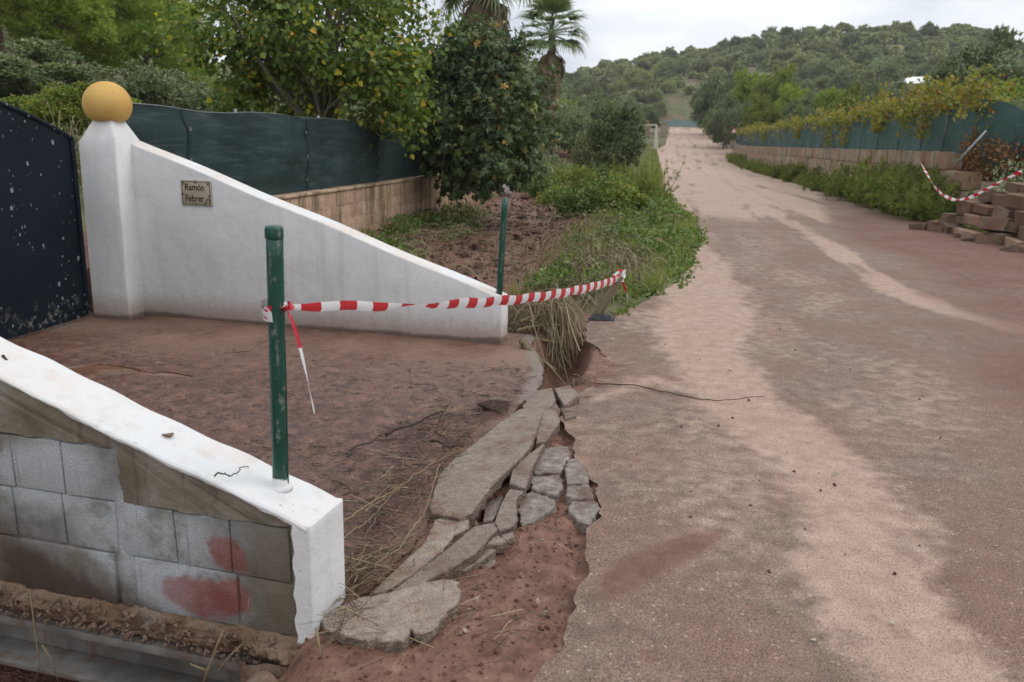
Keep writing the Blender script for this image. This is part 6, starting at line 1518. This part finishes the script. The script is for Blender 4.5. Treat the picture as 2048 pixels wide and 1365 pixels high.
for i_, (t_, w_, z_, s) in enumerate([(.10,-.10,-.17,.13),(.0,-.08,-.14,.12),(-.08,-.04,-.10,.12),(.2,-.11,-.26,.12),(.05,-.15,-.27,.16),(-.1,-.14,-.24,.15),(.16,-.17,-.38,.14),(-.02,-.2,-.42,.17)]):
    o = link('mortar_lump', hull_mesh('mortar_lump', 860+i_, (s*1.3, s, s*.8), 26, .35, .03), mortar_mat); o.location = NW(t_, w_, z_); o.rotation_euler = (0, 0, i_)
    tag(o, 'broken lump of grey brown mortar under the end of the block parapet', 'mortar', 'mortar lumps below the parapet')
# dry stalks growing in front of the beam
def stalk(pts, r, label):
    g = Geo(); tube(g, np.array(pts), np.linspace(r, r*.4, len(pts)), 6); return tag(g.build('dry_stalk', straw_mat, smooth=True), label, 'stalk', 'dry stalks in front of the beam')
def wpt(px_, py_, w_):
    r = ray(px_, py_); n = Vector((NN[0], NN[1], 0)); p0 = Vector(NW(0, w_, 0)); c0 = Vector((0, 0, EYE)); return np.array(c0+r*((p0-c0).dot(n)/r.dot(n)))
stalk([wpt(408,1365,-.16), wpt(416,1340,-.16), wpt(432,1295,-.15), wpt(446,1262,-.14)], .006, 'forked dry stalk rising in front of the rusty beam')
stalk([wpt(416,1342,-.16), wpt(395,1335,-.17), wpt(380,1328,-.18)], .005, 'forked dry stalk rising in front of the rusty beam')
stalk([wpt(436,1345,-.16), wpt(462,1310,-.15), wpt(483,1290,-.15)], .005, 'forked dry stalk rising in front of the rusty beam')
stalk([wpt(455,1275,-.10), wpt(480,1250,-.10), wpt(496,1218,-.09), wpt(498,1196,-.09)], .003, 'forked dry stalk rising in front of the rusty beam')
stalk([wpt(60,1180,-.05), wpt(66,1230,-.06), wpt(72,1280,-.09), wpt(80,1330,-.1), wpt(70,1365,-.1)], .004, 'thin dry root dangling in front of the beam web')
stalk([wpt(84,1290,-.09), wpt(104,1320,-.1), wpt(116,1365,-.1)], .0045, 'thin dry root dangling in front of the beam web')
stalk([wpt(632,1255,-.06), wpt(640,1300,-.09), wpt(648,1350,-.1)], .005, 'brown dry stem hanging at the foot of the white parapet end')

# ================================================================== FAR THINGS
# stone arch over the stream
ax_, ay_ = at(1136, 46); zb = float(hgt(ax_, ay_)); arch = empty('stone_arch', (ax_, ay_, 0), label='small stone culvert arch across the stream bed below the trees', cat='arch')
r0 = .46; zc = -.05
for k_ in range(11):
    a0_, a1_ = PI*k_/11, PI*(k_+1)/11; g = Geo(); V = []
    for y_ in (-.2, .3):
        for rr_, a in ((r0, a0_+.02), (r0+.2, a0_+.02), (r0+.2, a1_-.02), (r0, a1_-.02)): V.append((ax_+rr_*math.cos(a), ay_+y_, zc+rr_*math.sin(a)))
    g.add(V, [(0,1,2,3),(7,6,5,4),(0,4,5,1),(1,5,6,2),(2,6,7,3),(3,7,4,0)]); o = g.build('voussoir', sand_mat); reparent(o, arch)
bstone = [dressed('stone', 450+i_, (.44, .4, .22), 2, .02) for i_ in range(3)]; rng = np.random.RandomState(51)
for r_ in range(8):
    for c_ in range(-4, 5):
        xx, zz_ = c_*.45+(.2 if r_ % 2 else 0), -.6+r_*.23
        if math.hypot(xx, max(zz_+.1-zc, 0)) < r0+.24 and abs(xx) < r0+.24: continue
        o = link('stone', bstone[rng.randint(3)], bedstone_mat if rng.rand() < .6 else sand_mat); o.location = (ax_+xx, ay_+.1, zz_); reparent(o, arch)
g = Geo(); box(g, ax_-2, ax_+2, ay_+1.2, ay_+1.3, -1.2, 1.0); o = g.build('back_fill', ground_mat); reparent(o, arch)
# white framed field wall by the road
wf = empty('white_frame_wall', (-1.5, 95, 0), label='white framed wall panel with wire mesh at the left of the distant road', cat='wall'); D_ = 93
def wfp(px_, py_): x, y = at(px_, D_); return np.array([x, y, zat(px_, py_, D_)])
def wbar(name, a, b, w0, w1, mat=white_mat):
    a, b = wfp(*a), wfp(*b); g = Geo(); d = (b-a)/np.linalg.norm(b-a); n = np.cross(d, [0, 1, 0]); n /= np.linalg.norm(n); V = []
    for y_ in (-.18, .18):
        for p, w_ in ((a, w0), (b, w1)): V += [p-n*w_/2+[0, y_, 0], p+n*w_/2+[0, y_, 0]]
    g.add(V, [(0,1,3,2),(4,6,7,5),(0,4,5,1),(2,3,7,6),(0,2,6,4),(1,5,7,3)]); o = g.build(name, mat); reparent(o, wf)
frame_white = simple('weathered_white', (.62, .57, .50), .85, .15, 2, .2)
wbar('top_rail', (1272,252), (1310,250), .14, .14, frame_white); wbar('corner_pillar', (1312,300), (1311,250), .52, .20, frame_white); wbar('plinth', (1262,298), (1306,298), .26, .26, frame_white)
for k_ in range(6): wbar('wire', (1262, 258+k_*6.3), (1305, 258+k_*6.3), .012, .012, steel_post)
for px_, top_ in ((1291, 241), (1326, 245)):
    x, y = at(px_, 112); z0 = float(hgt(x, y)); h_ = max(.8, zat(px_, top_, 112)-z0); e_ = empty('stone_pillar', (x, y, z0), label='square tan stone gate pillar beyond the white framed wall', cat='pillar', group='tan pillars beyond the white frame')
    g = Geo(); box(g, -.38, .38, -.38, .38, -.2, h_-.12); link('shaft', g.mesh('shaft'), sand_mat, e_); g = Geo(); box(g, -.45, .45, -.45, .45, h_-.118, h_); link('cap', g.mesh('cap'), sand_mat, e_)
# pale green fence at the crest
crest_mat = simple('pale_green_panel', (.17, .27, .27), .7, .25, 1, .1)
ff = empty('crest_fence', (2, 168, 4), label='pale green panel fence crossing behind the crest of the road', cat='fence')
for k_, px_ in enumerate(np.arange(1322, 1398, 9.0)):
    x, y = at(px_, 160); z0 = zat(px_, 254, 160); z1 = zat(px_, 240+2*math.sin(k_*2), 160); g = Geo(); box(g, x-.03, x+.03, y-.03, y+.03, z0-.8, z1+.25); o = g.build('post', steel_post); reparent(o, ff)
    if k_ < 8: g = Geo(); x2, y2 = at(px_+8.4, 160); box(g, x+.05, x2-.02, y-.02, y+.02, z0, z1); o = g.build('panel', crest_mat); reparent(o, ff)
cb = empty('crest_wall', (2, 166, 4), label='low tan stone edging below the pale green fence at the crest', cat='wall')
for k_, px_ in enumerate(np.arange(1318, 1396, 8.0)):
    x, y = at(px_, 156); z0 = zat(px_, 258, 156); o = link('stone', dressed('stone', 470+k_, (.74, .4, .42), 2, .04), sand_mat); o.location = (x, y, z0-.15); reparent(o, cb)
# triangular warning sign at the wall corner
sx_, sy_ = at(1466, 84); sg = empty('warning_sign', (sx_, sy_, 0), label='small white triangular sign with red border at the far end of the stone wall', cat='sign'); zt = zat(1466, 257, 84); zl = zat(1466, 267, 84)
g = Geo(); tube(g, [(sx_, sy_+.04, .0), (sx_, sy_+.04, zl+.2)], .03, 8); o = g.build('post', steel_post); reparent(o, sg)
def tri(h0, hw, y_): return [(sx_-hw, sy_+y_, zl+h0), (sx_+hw, sy_+y_, zl+h0), (sx_, sy_+y_, zl+h0+hw*1.73)]
red_mat = simple('sign_red', (.45, .02, .02), .5, .1, 5, .05); sw_mat = simple('sign_white', (.75, .75, .74), .5, .1, 5, .05)
for nm, h0, hw, y0, y1, mt in (('border', 0, .34, 0, .02, red_mat), ('face', .07, .22, -.006, -.001, sw_mat)):
    g = Geo(); V = tri(h0, hw, y0)+tri(h0, hw, y1); g.add(V, [(0,1,2),(5,4,3),(0,3,4,1),(1,4,5,2),(2,5,3,0)]); o = g.build(nm, mt); reparent(o, sg)
# house among the trees on the right
hx, hy = at(1822, 104); hz = float(hgt(hx, hy)); ez = zat(1822, 168, 104); hs = empty('house', (hx, hy, hz), -.25, 'small pinkish house with a white roof among the trees on the right hillside', 'house')
pinkw = simple('pink_plaster', (.50, .33, .26), .9, .15, 1.5, .2); whiter = simple('white_roof', (.74, .73, .70), .8, .1, 1, .2); glass_m = simple('dark_glass', (.03, .035, .04), .15, .1, 2, .02, spec=.6)
ht = ez-hz
g = Geo(); box(g, -1.9, 1.9, 0, 4, -1, ht); link('wall', g.mesh('wall'), pinkw, hs)
g = Geo(); V = [(-2.3,-.4,ht+.02),(2.3,-.4,ht+.02),(2.3,4.4,ht+.02),(-2.3,4.4,ht+.02),(-1.0,2,ht+.85),(1.3,2,ht+.85)]; g.add(V, [(0,1,5,4),(1,2,5),(2,3,4,5),(3,0,4),(3,2,1,0)]); link('roof', g.mesh('roof'), whiter, hs)
for xx in (-1.1, .8):
    g = Geo(); box(g, xx-.35, xx+.35, -.03, .02, ht-1.3, ht-.45); w_ = link('window', g.mesh('window'), glass_m, hs); g = Geo(); box(g, xx-.42, xx+.42, -.08, -.02, ht-1.38, ht-1.31); link('sill', g.mesh('sill'), whiter, w_)

# ================================================================== AIR
g = Geo(); box(g, -1000, 1000, -600, 1000, -8, 140)
q = M('haze_air'); hv = q.n('ShaderNodeVolumePrincipled', {'Color': (.86, .90, .95, 1), 'Density': .00032, 'Anisotropy': .2}); q.nt.links.new(hv.outputs[0], q.out.inputs['Volume'])
tag(g.build('haze', q.m), 'thin pale haze in the air over the valley', 'haze', kind='stuff')
